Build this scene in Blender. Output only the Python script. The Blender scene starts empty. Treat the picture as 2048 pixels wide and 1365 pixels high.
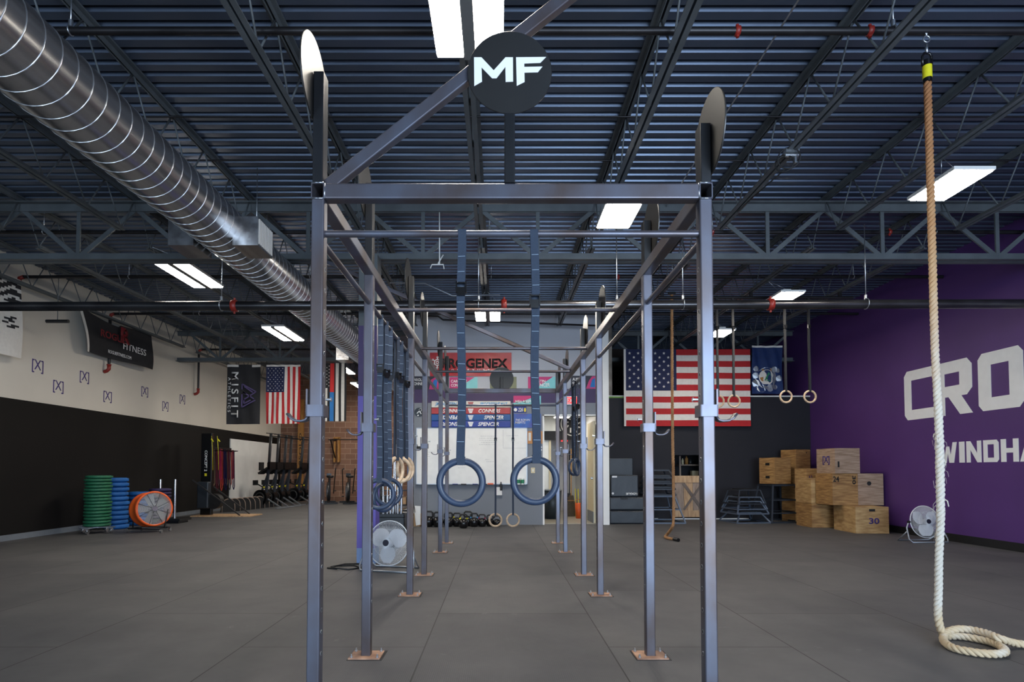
import bpy, math, random
from mathutils import Vector, Matrix
random.seed(7)
PI = math.pi
sc = bpy.context.scene
COL = sc.collection

# ------------------------------------------------------------------ camera
F = 1160.0; CX = 997.0; CY = 900.0; H = 1.2; PITCH = math.atan(41 / F)
cam_d = bpy.data.cameras.new('camera'); cam = bpy.data.objects.new('camera', cam_d); COL.objects.link(cam)
cam.location = (0, 0, H); cam.rotation_euler = (PI / 2 + PITCH, 0, 0)
cam_d.sensor_fit = 'HORIZONTAL'; cam_d.sensor_width = 36.0; cam_d.lens = 36.0 * F / 2048
cam_d.shift_x = (1024 - CX) / 2048; cam_d.shift_y = (CY - 682.5) / 2048
cam_d.clip_start = 0.05; cam_d.clip_end = 200
sc.camera = cam

# ------------------------------------------------------------------ world, daylight, exposure
LED_W = 46.0        # radiance of the ceiling lamps
DAY_W = 560.0       # daylight through the open bay doors behind the camera
w = bpy.data.worlds.new('sky'); sc.world = w; w.use_nodes = True
bg = w.node_tree.nodes['Background']; bg.inputs[0].default_value = (0.55, 0.72, 1.0, 1); bg.inputs[1].default_value = 1.2
def area(name, loc, rot, sx, sy, power, color, spread=PI):
    l = bpy.data.lights.new(name, 'AREA'); l.shape = 'RECTANGLE'; l.size = sx; l.size_y = sy; l.energy = power; l.color = color
    l.spread = spread
    o = bpy.data.objects.new(name, l); COL.objects.link(o); o.location = loc; o.rotation_euler = rot
    return o
area('daylight_right_door', (3.6, -3.9, 1.75), (PI / 2, 0, 0), 5.2, 3.3, DAY_W, (0.66, 0.82, 1.0))
area('daylight_left_door', (-4.6, -3.9, 1.6), (PI / 2, 0, 0), 3.0, 3.0, DAY_W * 0.33, (0.66, 0.82, 1.0))
sc.view_settings.view_transform = 'Standard'; sc.view_settings.look = 'None'
sc.view_settings.exposure = 0.55; sc.view_settings.gamma = 1.0; sc.view_settings.use_curve_mapping = False
sc.cycles.use_denoising = True
sc.cycles.max_bounces = 6; sc.cycles.diffuse_bounces = 3; sc.cycles.glossy_bounces = 3; sc.cycles.transmission_bounces = 2
sc.cycles.caustics_reflective = False; sc.cycles.caustics_refractive = False
sc.cycles.sample_clamp_indirect = 6.0

# ------------------------------------------------------------------ measuring helpers (photo pixel -> place in the room)
def ray(px, py):
    u = (px - CX) / F; v = (CY - py) / F; c = math.cos(PITCH); s = math.sin(PITCH)
    return u, c - v * s, s + v * c
def aY(px, py, Y):
    u, a, b = ray(px, py); t = Y / a; return Vector((u * t, Y, H + b * t))
def aX(px, py, X):
    u, a, b = ray(px, py); t = X / u; return Vector((X, a * t, H + b * t))
def aZ(px, py, Z):
    u, a, b = ray(px, py); t = (Z - H) / b; return Vector((u * t, a * t, Z))

# ------------------------------------------------------------------ materials
def lin(c): return tuple(((x / 255) / 12.92 if x <= 10 else (((x / 255) + 0.055) / 1.055) ** 2.4) for x in c)
MATS = {}
def mat(name, rgb, rough=0.6, metal=0.0, noise=0.0, nscale=8.0, rgb2=None, bump=0.0, bscale=60.0, stretch=(1, 1, 1), emit=0.0, spec=0.5, coat=0.0, detail=4.0):
    if name in MATS: return MATS[name]
    m = bpy.data.materials.new(name); m.use_nodes = True; nt = m.node_tree; N = nt.nodes; L = nt.links
    b = N['Principled BSDF']; c = lin(rgb) + (1,)
    b.inputs['Base Color'].default_value = c; b.inputs['Roughness'].default_value = rough; b.inputs['Metallic'].default_value = metal
    b.inputs['Specular IOR Level'].default_value = spec
    if coat: b.inputs['Coat Weight'].default_value = coat
    if emit:
        b.inputs['Emission Color'].default_value = c; b.inputs['Emission Strength'].default_value = emit
    tc = N.new('ShaderNodeTexCoord'); mp = N.new('ShaderNodeMapping'); mp.inputs['Scale'].default_value = stretch
    L.new(tc.outputs['Object'], mp.inputs['Vector'])
    if noise or rgb2:
        n = N.new('ShaderNodeTexNoise'); n.inputs['Scale'].default_value = nscale; n.inputs['Detail'].default_value = detail
        L.new(mp.outputs[0], n.inputs['Vector'])
        r = N.new('ShaderNodeValToRGB'); r.color_ramp.elements[0].position = 0.35; r.color_ramp.elements[1].position = 0.68
        c2 = (lin(rgb2) + (1,)) if rgb2 else tuple(x * (1 - noise) for x in c[:3]) + (1,)
        r.color_ramp.elements[0].color = c2; r.color_ramp.elements[1].color = c
        L.new(n.outputs[0], r.inputs[0]); L.new(r.outputs[0], b.inputs['Base Color'])
    if bump:
        n2 = N.new('ShaderNodeTexNoise'); n2.inputs['Scale'].default_value = bscale; n2.inputs['Detail'].default_value = 3
        L.new(mp.outputs[0], n2.inputs['Vector'])
        bp = N.new('ShaderNodeBump'); bp.inputs['Strength'].default_value = bump; bp.inputs['Distance'].default_value = 0.01
        L.new(n2.outputs[0], bp.inputs['Height']); L.new(bp.outputs[0], b.inputs['Normal'])
    MATS[name] = m; return m

M = {}
M['steel'] = mat('raw_steel', (102, 107, 122), 0.38, 0.6, nscale=2.6, rgb2=(84, 70, 64), stretch=(1, 1, 0.6), detail=6)
M['blacksteel'] = mat('black_painted_steel', (24, 25, 28), 0.35, 0.0, noise=0.3, nscale=6)
M['weld'] = mat('weld_bead', (190, 195, 205), 0.3, 0.9, noise=0.4, nscale=90)
M['plate'] = mat('rusty_plate', (190, 150, 124), 0.7, 0.0, nscale=9, rgb2=(132, 98, 80))
M['zinc'] = mat('zinc_hardware', (200, 205, 210), 0.3, 0.9, noise=0.2, nscale=30)
M['tin'] = mat('galvanised_duct_glints', (196, 196, 198), 0.25, 0.9, noise=0.5, nscale=11, stretch=(1, 0.02, 1))  # lengthwise colour streaks paint in the highlights along the duct
M['tinseam'] = mat('duct_seam', (215, 218, 222), 0.28, 0.9, noise=0.1)
M['joist'] = mat('grey_joist_paint', (92, 98, 102), 0.5, 0.0, noise=0.25, nscale=4)
M['darkpipe'] = mat('dark_iron_pipe', (50, 48, 50), 0.4, 0.6, noise=0.3, nscale=5)
M['mainpipe'] = mat('sprinkler_main', (88, 88, 90), 0.26, 0.8, nscale=5, rgb2=(62, 60, 62), stretch=(0.5, 1, 1))
M['red_fit'] = mat('red_fitting', (150, 40, 30), 0.45, 0.0, noise=0.3, nscale=20)
M['white'] = mat('white_paint', (238, 238, 236), 0.6, noise=0.06, nscale=3)
M['whiteplastic'] = mat('white_plastic', (235, 235, 232), 0.35, noise=0.05)
M['black'] = mat('black_rubber', (22, 22, 24), 0.55, noise=0.3, nscale=15)
M['blackgloss'] = mat('black_gloss', (14, 14, 16), 0.25, noise=0.2)
M['strap'] = mat('dark_webbing', (42, 54, 72), 0.75, noise=0.15, nscale=60, bump=0.3, bscale=300)
M['strapmark'] = mat('strap_mark', (134, 152, 170), 0.7, noise=0.1)
M['bluering'] = mat('blue_black_ring', (52, 66, 90), 0.42, noise=0.35, nscale=12)
M['woodring'] = mat('birch_ring', (214, 188, 158), 0.5, nscale=30, rgb2=(186, 156, 124))
M['orange'] = mat('orange_drum', (225, 92, 32), 0.4, noise=0.12, nscale=6)
M['fanmesh'] = mat('chrome_guard', (226, 228, 232), 0.35, 0.25, noise=0.05)
M['fanblade'] = mat('fan_blade', (222, 222, 226), 0.35, 0.1, noise=0.08)
M['green'] = mat('green_bumper', (32, 104, 72), 0.6, noise=0.3, nscale=10)
M['blue'] = mat('blue_bumper', (22, 96, 170), 0.6, noise=0.25, nscale=10)
M['purpleplate'] = mat('purple_bumper', (46, 36, 80), 0.6, noise=0.25, nscale=10)
M['redcloth'] = mat('red_cloth', (180, 32, 38), 0.8, noise=0.12, nscale=20)
M['whitecloth'] = mat('white_cloth', (222, 218, 212), 0.8, noise=0.08, nscale=20)
M['navycloth'] = mat('navy_cloth', (24, 34, 74), 0.8, noise=0.15, nscale=20)
M['mainecloth'] = mat('deep_blue_cloth', (22, 48, 100), 0.8, noise=0.2, nscale=8)
M['blackcloth'] = mat('black_cloth', (36, 36, 40), 0.8, noise=0.2, nscale=12)
M['brightblue'] = mat('bright_blue_cloth', (44, 120, 190), 0.8, noise=0.1)
M['brightred'] = mat('bright_red_cloth', (215, 50, 50), 0.8, noise=0.1)
M['purplemark'] = mat('purple_print', (70, 55, 120), 0.7, noise=0.1)
M['palepurple'] = mat('pale_purple_print', (86, 74, 120), 0.7, noise=0.1)
M['print_white'] = mat('white_print', (235, 235, 235), 0.6, noise=0.04)
M['print_black'] = mat('black_print', (16, 14, 14), 0.6, noise=0.1)
M['bannerred'] = mat('red_vinyl', (170, 28, 36), 0.45, noise=0.15, nscale=4)
M['rogue_red'] = mat('dull_red_print', (120, 22, 30), 0.7, noise=0.1)
M['yellow'] = mat('yellow_tape', (225, 215, 30), 0.6, noise=0.12, nscale=50)
M['yellowpaint'] = mat('yellow_band', (220, 200, 40), 0.5, noise=0.1)
M['bikegrey'] = mat('dark_grey_frame', (42, 42, 44), 0.45, noise=0.2)
M['silver'] = mat('silver_aluminium', (170, 176, 184), 0.35, 0.7, noise=0.1)
M['chrome'] = mat('chrome_bar', (215, 215, 218), 0.18, 0.95, noise=0.08, nscale=30)
M['ply_a'] = mat('plywood_light', (196, 162, 112), 0.6, nscale=5, rgb2=(156, 118, 74), stretch=(1, 1, 5), detail=6)
M['ply_b'] = mat('plywood_warm', (180, 140, 88), 0.6, nscale=4, rgb2=(128, 90, 52), stretch=(1, 1, 7), detail=8)
M['ply_c'] = mat('plywood_grey', (178, 152, 130), 0.6, nscale=4, rgb2=(140, 114, 92), stretch=(1, 1, 8), detail=8)
M['pine'] = mat('pine_board', (200, 168, 130), 0.6, nscale=6, rgb2=(166, 130, 96), stretch=(4, 4, 0.6))
M['pinegrey'] = mat('weathered_board', (172, 152, 138), 0.7, nscale=6, rgb2=(130, 112, 100), stretch=(5, 5, 0.6))
M['yellowwood'] = mat('yellow_timber', (184, 136, 74), 0.6, nscale=6, rgb2=(150, 102, 50), stretch=(4, 4, 0.6))
M['brace'] = mat('grey_brace_board', (112, 100, 94), 0.7, noise=0.2)
M['frame'] = mat('grey_box_frame', (92, 104, 122), 0.45, 0.2, noise=0.2)
M['frame_dk'] = mat('dark_box_frame', (44, 50, 60), 0.5, 0.1, noise=0.2)
M['vinyl'] = mat('black_vinyl', (40, 46, 54), 0.42, noise=0.2, nscale=4, bump=0.5, bscale=5)
M['cream'] = mat('cream_door', (214, 200, 165), 0.5, noise=0.05)
M['cork'] = mat('cork', (196, 140, 92), 0.8, noise=0.15, nscale=60)
M['teal'] = mat('teal_print', (125, 200, 205), 0.5, noise=0.08)
M['magenta'] = mat('magenta_print', (190, 40, 110), 0.5, noise=0.1)
M['navyprint'] = mat('navy_print', (24, 24, 42), 0.5, noise=0.1)
M['violetprint'] = mat('violet_print', (84, 64, 140), 0.5, nscale=2, rgb2=(40, 110, 190))
M['blueprint'] = mat('blue_print', (20, 50, 130), 0.5, noise=0.1)
M['bannerblue'] = mat('blue_vinyl', (28, 84, 150), 0.4, noise=0.15, nscale=3)
M['bannerblue2'] = mat('royal_vinyl', (38, 62, 150), 0.4, noise=0.15, nscale=3)
M['bannerred2'] = mat('crimson_vinyl', (175, 55, 58), 0.4, noise=0.15, nscale=3)
M['bannerwhite'] = mat('white_vinyl', (214, 212, 204), 0.4, noise=0.06, nscale=3)
M['skyblue'] = mat('sky_blue_print', (80, 150, 205), 0.5, noise=0.05)
M['olive'] = mat('olive_panel', (120, 124, 96), 0.6, noise=0.12, nscale=4)
M['exitred'] = mat('exit_sign_red', (235, 40, 40), 0.4, emit=1.2)
M['trash'] = mat('dark_teal_bin', (38, 48, 54), 0.45, noise=0.15)
M['broom'] = mat('broom_bristle', (96, 84, 66), 0.9, noise=0.4, nscale=50)
M['cardboard'] = mat('cardboard', (186, 150, 112), 0.8, noise=0.1)
M['marker'] = mat('faint_marker', (168, 170, 178), 0.6, noise=0.2, nscale=40)
M['rail_dk'] = mat('dark_anodised_rail', (78, 80, 84), 0.35, 0.6)
M['lens_gap_darkener'] = mat('lens_gap_grey', (120, 120, 118), 0.6)  # grey for the bar added between the lit strips
M['bladegrey'] = mat('drum_fan_blade', (120, 124, 128), 0.5, 0.2)
M['led'] = mat('lit_lens', (255, 246, 232), 0.5, emit=LED_W)
M['lens_dim'] = mat('lit_lens_office', (255, 248, 236), 0.5, emit=12)
M['signgreen'] = mat('green_label', (40, 130, 90), 0.5, noise=0.1)
for nm, c in dict(tan=(150, 120, 100), maroon=(110, 30, 50), rose=(170, 60, 80), navy=(24, 26, 80), orange=(210, 80, 60), grey=(110, 105, 110), pink=(190, 40, 90)).items():
    M['band_' + nm] = mat('latex_band_' + nm, c, 0.6, noise=0.15)

# rope: brown manila at the top, chalk-white where hands grip it
def rope_mat():
    m = bpy.data.materials.new('chalked_manila'); m.use_nodes = True; nt = m.node_tree; N = nt.nodes; L = nt.links; b = N['Principled BSDF']
    b.inputs['Roughness'].default_value = 0.85
    tc = N.new('ShaderNodeTexCoord'); sp = N.new('ShaderNodeSeparateXYZ'); L.new(tc.outputs['Object'], sp.inputs[0])
    n = N.new('ShaderNodeTexNoise'); n.inputs['Scale'].default_value = 7; L.new(tc.outputs['Object'], n.inputs['Vector'])
    a = N.new('ShaderNodeMath'); a.operation = 'MULTIPLY_ADD'; a.inputs[1].default_value = 0.9; L.new(n.outputs[0], a.inputs[0]); L.new(sp.outputs['Z'], a.inputs[2])
    r = N.new('ShaderNodeValToRGB'); e = r.color_ramp.elements
    mr = N.new('ShaderNodeMapRange'); mr.inputs['From Min'].default_value = 0; mr.inputs['From Max'].default_value = 5
    L.new(a.outputs[0], mr.inputs['Value']); L.new(mr.outputs[0], r.inputs[0])
    e[0].position = 0.0; e[0].color = lin((214, 196, 166)) + (1,); e[1].position = 0.9; e[1].color = lin((150, 100, 62)) + (1,)
    for p, c in ((0.1, (206, 184, 150)), (0.16, (212, 205, 192)), (0.42, (214, 206, 192)), (0.6, (196, 160, 120)), (0.72, (176, 130, 88))):
        k = e.new(p); k.color = lin(c) + (1,)
    L.new(r.outputs[0], b.inputs['Base Color'])
    n2 = N.new('ShaderNodeTexNoise'); n2.inputs['Scale'].default_value = 260; L.new(tc.outputs['Object'], n2.inputs['Vector'])
    bp = N.new('ShaderNodeBump'); bp.inputs['Strength'].default_value = 0.5; bp.inputs['Distance'].default_value = 0.004
    L.new(n2.outputs[0], bp.inputs['Height']); L.new(bp.outputs[0], b.inputs['Normal'])
    return m
M['rope'] = rope_mat()
M['rope2'] = mat('manila_plain', (176, 134, 92), 0.85, nscale=6, rgb2=(150, 108, 70))

def floor_mat():
    m = bpy.data.materials.new('rubber_mats'); m.use_nodes = True; nt = m.node_tree; N = nt.nodes; L = nt.links; b = N['Principled BSDF']
    tc = N.new('ShaderNodeTexCoord'); mp = N.new('ShaderNodeMapping'); L.new(tc.outputs['Object'], mp.inputs['Vector'])
    mp.inputs['Rotation'].default_value = (0, 0, PI / 2); mp.inputs['Location'].default_value = (0.3, 0.5 + 1.245 * 20, 0)
    br = N.new('ShaderNodeTexBrick'); L.new(mp.outputs[0], br.inputs['Vector'])
    br.offset = 0.5; br.inputs['Scale'].default_value = 1.0; br.inputs['Brick Width'].default_value = 1.84; br.inputs['Row Height'].default_value = 1.245
    br.inputs['Mortar Size'].default_value = 0.005; br.inputs['Mortar Smooth'].default_value = 0.3; br.inputs['Bias'].default_value = -0.2
    br.inputs['Color1'].default_value = lin((88, 88, 90)) + (1,); br.inputs['Color2'].default_value = lin((77, 77, 80)) + (1,); br.inputs['Mortar'].default_value = lin((26, 26, 27)) + (1,)
    n = N.new('ShaderNodeTexNoise'); n.inputs['Scale'].default_value = 1.3; n.inputs['Detail'].default_value = 8; n.inputs['Roughness'].default_value = 0.65; L.new(tc.outputs['Object'], n.inputs['Vector'])
    r = N.new('ShaderNodeValToRGB'); r.color_ramp.elements[0].position = 0.3; r.color_ramp.elements[0].color = (0.66, 0.66, 0.68, 1); r.color_ramp.elements[1].position = 0.72; r.color_ramp.elements[1].color = (1.12, 1.1, 1.06, 1)
    L.new(n.outputs[0], r.inputs[0])
    mx = N.new('ShaderNodeMix'); mx.data_type = 'RGBA'; mx.blend_type = 'MULTIPLY'; mx.inputs[0].default_value = 1
    L.new(br.outputs['Color'], mx.inputs[6]); L.new(r.outputs[0], mx.inputs[7])
    # chalk smudges
    n3 = N.new('ShaderNodeTexNoise'); n3.inputs['Scale'].default_value = 3.2; n3.inputs['Detail'].default_value = 10; n3.inputs['Roughness'].default_value = 0.72; L.new(tc.outputs['Object'], n3.inputs['Vector'])
    r3 = N.new('ShaderNodeValToRGB'); r3.color_ramp.elements[0].position = 0.63; r3.color_ramp.elements[0].color = (0, 0, 0, 1); r3.color_ramp.elements[1].position = 0.80; r3.color_ramp.elements[1].color = (0.55, 0.55, 0.55, 1)
    L.new(n3.outputs[0], r3.inputs[0])
    mx2 = N.new('ShaderNodeMix'); mx2.data_type = 'RGBA'; L.new(r3.outputs[0], mx2.inputs[0]); L.new(mx.outputs[2], mx2.inputs[6]); mx2.inputs[7].default_value = lin((150, 150, 150)) + (1,)
    L.new(mx2.outputs[2], b.inputs['Base Color'])
    b.inputs['Roughness'].default_value = 0.62; b.inputs['Specular IOR Level'].default_value = 0.45
    wv = N.new('ShaderNodeTexWave'); wv.bands_direction = 'X'; wv.inputs['Scale'].default_value = 26; wv.inputs['Distortion'].default_value = 0; L.new(tc.outputs['Object'], wv.inputs['Vector'])
    n2 = N.new('ShaderNodeTexNoise'); n2.inputs['Scale'].default_value = 90; L.new(tc.outputs['Object'], n2.inputs['Vector'])
    ad = N.new('ShaderNodeMath'); ad.operation = 'ADD'; L.new(wv.outputs['Fac'], ad.inputs[0]); L.new(n2.outputs[0], ad.inputs[1])
    bp = N.new('ShaderNodeBump'); bp.inputs['Strength'].default_value = 0.25; bp.inputs['Distance'].default_value = 0.002
    L.new(ad.outputs[0], bp.inputs['Height']); L.new(bp.outputs[0], b.inputs['Normal'])
    return m
M['floor'] = floor_mat()
def brick_mat():
    m = bpy.data.materials.new('brown_block_wall'); m.use_nodes = True; nt = m.node_tree; N = nt.nodes; L = nt.links; b = N['Principled BSDF']
    tc = N.new('ShaderNodeTexCoord'); sp = N.new('ShaderNodeSeparateXYZ'); cb = N.new('ShaderNodeCombineXYZ'); L.new(tc.outputs['Object'], sp.inputs[0])
    L.new(sp.outputs['X'], cb.inputs[0]); L.new(sp.outputs['Z'], cb.inputs[1])
    br = N.new('ShaderNodeTexBrick'); L.new(cb.outputs[0], br.inputs['Vector']); br.inputs['Scale'].default_value = 1
    br.inputs['Brick Width'].default_value = 0.405; br.inputs['Row Height'].default_value = 0.203; br.inputs['Mortar Size'].default_value = 0.008
    br.inputs['Color1'].default_value = lin((140, 106, 88)) + (1,); br.inputs['Color2'].default_value = lin((118, 86, 70)) + (1,); br.inputs['Mortar'].default_value = lin((168, 142, 124)) + (1,)
    L.new(br.outputs['Color'], b.inputs['Base Color']); b.inputs['Roughness'].default_value = 0.85
    bp = N.new('ShaderNodeBump'); bp.inputs['Strength'].default_value = 0.4; bp.inputs['Distance'].default_value = 0.01; bp.invert = True
    L.new(br.outputs['Fac'], bp.inputs['Height']); L.new(bp.outputs[0], b.inputs['Normal'])
    return m
M['brick'] = brick_mat()
M['deck'] = mat('galvanised_deck', (98, 110, 130), 0.34, 0.6, noise=0.25, nscale=1.2, stretch=(0.5, 1, 1))
M['wallwhite'] = mat('off_white_wall', (216, 209, 197), 0.75, noise=0.08, nscale=0.8)
M['wallblack'] = mat('black_wall_paint', (17, 14, 13), 0.7, noise=0.2, nscale=1.0, spec=0.25)
M['walldark'] = mat('charcoal_wall_paint', (34, 34, 41), 0.65, noise=0.2, nscale=1.5, spec=0.3)
M['wallpurple'] = mat('purple_wall_paint', (84, 50, 116), 0.55, noise=0.14, nscale=0.9)
M['wallgrey'] = mat('grey_wall_paint', (122, 127, 136), 0.6, noise=0.06, nscale=1)
M['walluppergrey'] = mat('pale_grey_wall_paint', (176, 180, 190), 0.7, noise=0.06, nscale=1)
M['bandpurple'] = mat('dark_purple_band', (62, 46, 88), 0.6, noise=0.1, nscale=2)
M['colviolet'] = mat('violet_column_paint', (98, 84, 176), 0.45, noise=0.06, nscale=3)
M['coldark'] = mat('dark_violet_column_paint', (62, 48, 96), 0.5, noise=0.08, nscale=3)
M['colbase'] = mat('pale_blue_column_base', (120, 146, 190), 0.5, noise=0.08, nscale=3)
M['basegrey'] = mat('grey_base_strip', (112, 118, 126), 0.6, noise=0.1)
M['tile'] = mat('office_tile', (168, 160, 146), 0.4, noise=0.08, nscale=2)
M['peel'] = mat('peeling_plaster', (178, 172, 160), 0.8, nscale=2.2, rgb2=(110, 104, 98))
M['limegreen'] = mat('lime_trim', (110, 150, 70), 0.6, noise=0.1)
M['brownrecess'] = mat('brown_board_wall', (58, 46, 42), 0.8, noise=0.3, nscale=2)

# ------------------------------------------------------------------ mesh builder
LOC = {}   # world location of every thing / part (for building children in world coordinates)
class MB:
    def __init__(s): s.v = []; s.f = []; s.m = []; s.sm = []
    def add(s, vs, fs, m=0, smooth=False):
        o = len(s.v); s.v += [Vector(v) for v in vs]
        for f in fs: s.f.append([i + o for i in f]); s.m.append(m); s.sm.append(smooth)
        return s
    def box(s, c, d, m=0, R=None):
        c = Vector(c); x, y, z = d[0] / 2, d[1] / 2, d[2] / 2
        vs = [Vector((a * x, b * y, e * z)) for a in (-1, 1) for b in (-1, 1) for e in (-1, 1)]
        if R is not None: vs = [R @ v for v in vs]
        return s.add([v + c for v in vs], [(0, 1, 3, 2), (4, 6, 7, 5), (0, 4, 5, 1), (2, 3, 7, 6), (0, 2, 6, 4), (1, 5, 7, 3)], m)
    def span(s, a, b, m=0):
        a = Vector(a); b = Vector(b); return s.box((a + b) / 2, [abs(q) for q in (b - a)], m)
    def sweep(s, pts, sec, m=0, up=Vector((0, 0, 1)), closed=False, caps=True, smooth=False, scales=None):
        """sec: list of 2-d points; swept with a steady up vector"""
        pts = [Vector(p) for p in pts]; n = len(pts); k = len(sec); vs = []; prev = None
        for i, p in enumerate(pts):
            if closed: t = pts[(i + 1) % n] - pts[i - 1]
            else: t = pts[min(i + 1, n - 1)] - pts[max(i - 1, 0)]
            t.normalize()
            if prev is None:
                u = Vector(up)
                if abs(u.dot(t)) > 0.95: u = Vector((0, 1, 0)) if abs(t.y) < 0.9 else Vector((1, 0, 0))
                a = t.cross(u).normalized()
            else:
                a = prev - t * prev.dot(t); a.normalize()
            b = a.cross(t).normalized(); prev = a
            q = scales[i] if scales else 1.0
            for (x, y) in sec: vs.append(p + a * x * q + b * y * q)
        fs = []
        for i in range(n if closed else n - 1):
            j = (i + 1) % n
            for c in range(k):
                d = (c + 1) % k; fs.append((i * k + c, i * k + d, j * k + d, j * k + c))
        s.add(vs, fs, m, smooth)
        if caps and not closed:
            o = len(s.v) - len(vs)
            s.f.append([o + c for c in range(k)][::-1]); s.m.append(m); s.sm.append(False)
            s.f.append([o + (n - 1) * k + c for c in range(k)]); s.m.append(m); s.sm.append(False)
        return s
    def tube(s, pts, r, m=0, n=10, closed=False, caps=True, scales=None):
        return s.sweep(pts, [(r * math.cos(2 * PI * i / n), r * math.sin(2 * PI * i / n)) for i in range(n)], m, closed=closed, caps=caps, smooth=True, scales=scales)
    def bar(s, p0, p1, w_, h_, m=0, up=(0, 0, 1), rad=0.0):
        if rad <= 0: sec = [(-w_ / 2, -h_ / 2), (w_ / 2, -h_ / 2), (w_ / 2, h_ / 2), (-w_ / 2, h_ / 2)]; sm = False
        else: sec = rsec(w_, h_, rad); sm = True
        return s.sweep([p0, p1], sec, m, up=Vector(up), smooth=False)
    def ring(s, c, ax, R, r, m=0, n=32, k=10, a0=0, a1=2 * PI, flat=None):
        c = Vector(c); ax = Vector(ax).normalized(); q = Vector((0, 0, 1)) if abs(ax.z) < 0.9 else Vector((1, 0, 0))
        x = ax.cross(q).normalized(); y = x.cross(ax).normalized()
        full = abs(a1 - a0 - 2 * PI) < 1e-6
        pts = [c + x * R * math.cos(a0 + (a1 - a0) * i / n) + y * R * math.sin(a0 + (a1 - a0) * i / n) for i in range(n if full else n + 1)]
        return s.tube(pts, r, m, k, closed=full)
    def lathe(s, c, ax, prof, m=0, n=24, smooth=True, closed=False):
        """prof: (radius, distance along axis)"""
        c = Vector(c); ax = Vector(ax).normalized(); q = Vector((0, 0, 1)) if abs(ax.z) < 0.9 else Vector((1, 0, 0))
        x = ax.cross(q).normalized(); y = x.cross(ax).normalized(); vs = []; fs = []; k = len(prof)
        for i in range(n):
            a = 2 * PI * i / n; d = x * math.cos(a) + y * math.sin(a)
            for (r, h) in prof: vs.append(c + d * r + ax * h)
        for i in range(n):
            j = (i + 1) % n
            for p in range(k if closed else k - 1):
                q2 = (p + 1) % k; fs.append((i * k + p, j * k + p, j * k + q2, i * k + q2))
        return s.add(vs, fs, m, smooth)
    def cyl(s, p0, p1, r, m=0, n=20):
        p0 = Vector(p0); p1 = Vector(p1); h = (p1 - p0).length
        return s.lathe(p0, p1 - p0, [(0, 0), (r, 0)], m, n, False).lathe(p0, p1 - p0, [(r, 0), (r, h)], m, n, True).lathe(p0, p1 - p0, [(r, h), (0, h)], m, n, False)
    def prism(s, pts, d, m=0):
        """closed 3-d outline pts pushed along vector d"""
        pts = [Vector(p) for p in pts]; d = Vector(d); n = len(pts)
        s.add(pts + [p + d for p in pts], [list(range(n))[::-1], [n + i for i in range(n)]] + [(i, (i + 1) % n, n + (i + 1) % n, n + i) for i in range(n)], m)
        return s
    def build(s, name, mats, parent=None, world=True, origin=None, bevel=0, fix=True):
        me = bpy.data.meshes.new(name)
        off = Vector(origin) if origin is not None else (LOC.get(parent.name, Vector((0, 0, 0))) if (parent and world) else Vector((0, 0, 0)))
        me.from_pydata([v - off for v in s.v], [], s.f)
        if not isinstance(mats, (list, tuple)): mats = [mats]
        for mm in mats: me.materials.append(mm if not isinstance(mm, str) else M[mm])
        me.polygons.foreach_set('material_index', [min(i, len(mats) - 1) for i in s.m]); me.polygons.foreach_set('use_smooth', s.sm)
        me.update()
        if fix:
            import bmesh
            bm = bmesh.new(); bm.from_mesh(me); bmesh.ops.recalc_face_normals(bm, faces=bm.faces); bm.to_mesh(me); bm.free()
        o = bpy.data.objects.new(name, me); COL.objects.link(o)
        if origin is not None: o.location = Vector(origin) - (LOC.get(parent.name, Vector((0, 0, 0))) if parent else Vector((0, 0, 0)))
        if parent: o.parent = parent
        LOC[o.name] = Vector(origin) if origin is not None else (LOC.get(parent.name, Vector((0, 0, 0))) if parent else Vector((0, 0, 0)))
        if bevel:
            bv = o.modifiers.new('bevel', 'BEVEL'); bv.width = bevel; bv.segments = 2; bv.limit_method = 'ANGLE'
        return o
def rsec(w_, h_, r, k=3):
    out = []
    for (cx, cy, a0) in ((w_ / 2 - r, h_ / 2 - r, 0), (-w_ / 2 + r, h_ / 2 - r, PI / 2), (-w_ / 2 + r, -h_ / 2 + r, PI), (w_ / 2 - r, -h_ / 2 + r, 1.5 * PI)):
        for i in range(k + 1): a = a0 + PI / 2 * i / k; out.append((cx + r * math.cos(a), cy + r * math.sin(a)))
    return out
def tag(o, label=None, cat=None, group=None, kind=None):
    if label: o['label'] = label
    if cat: o['category'] = cat
    if group: o['group'] = group
    if kind: o['kind'] = kind
    return o
def thing(name, label, cat, loc=(0, 0, 0), group=None, rz=0.0):
    o = bpy.data.objects.new(name, None); COL.objects.link(o); o.location = loc; o.rotation_euler = (0, 0, rz); o.empty_display_size = 0.1
    LOC[o.name] = Vector(loc); return tag(o, label, cat, group)
def struct(mb, name, mats, parent=None, **k):
    o = mb.build(name, mats, parent, **k); o['kind'] = 'structure'; return o
def dup(root, loc=None, rz=None, label=None, group=None):
    r = root.copy(); COL.objects.link(r)
    if loc is not None: r.location = loc; LOC[r.name] = Vector(loc)
    if rz is not None: r.rotation_euler = (0, 0, rz)
    if label: r['label'] = label
    if group: r['group'] = group
    for ch in list(root.children):
        c = ch.copy(); COL.objects.link(c); c.parent = r
        for g in list(ch.children):
            d = g.copy(); COL.objects.link(d); d.parent = c
    return r
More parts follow.
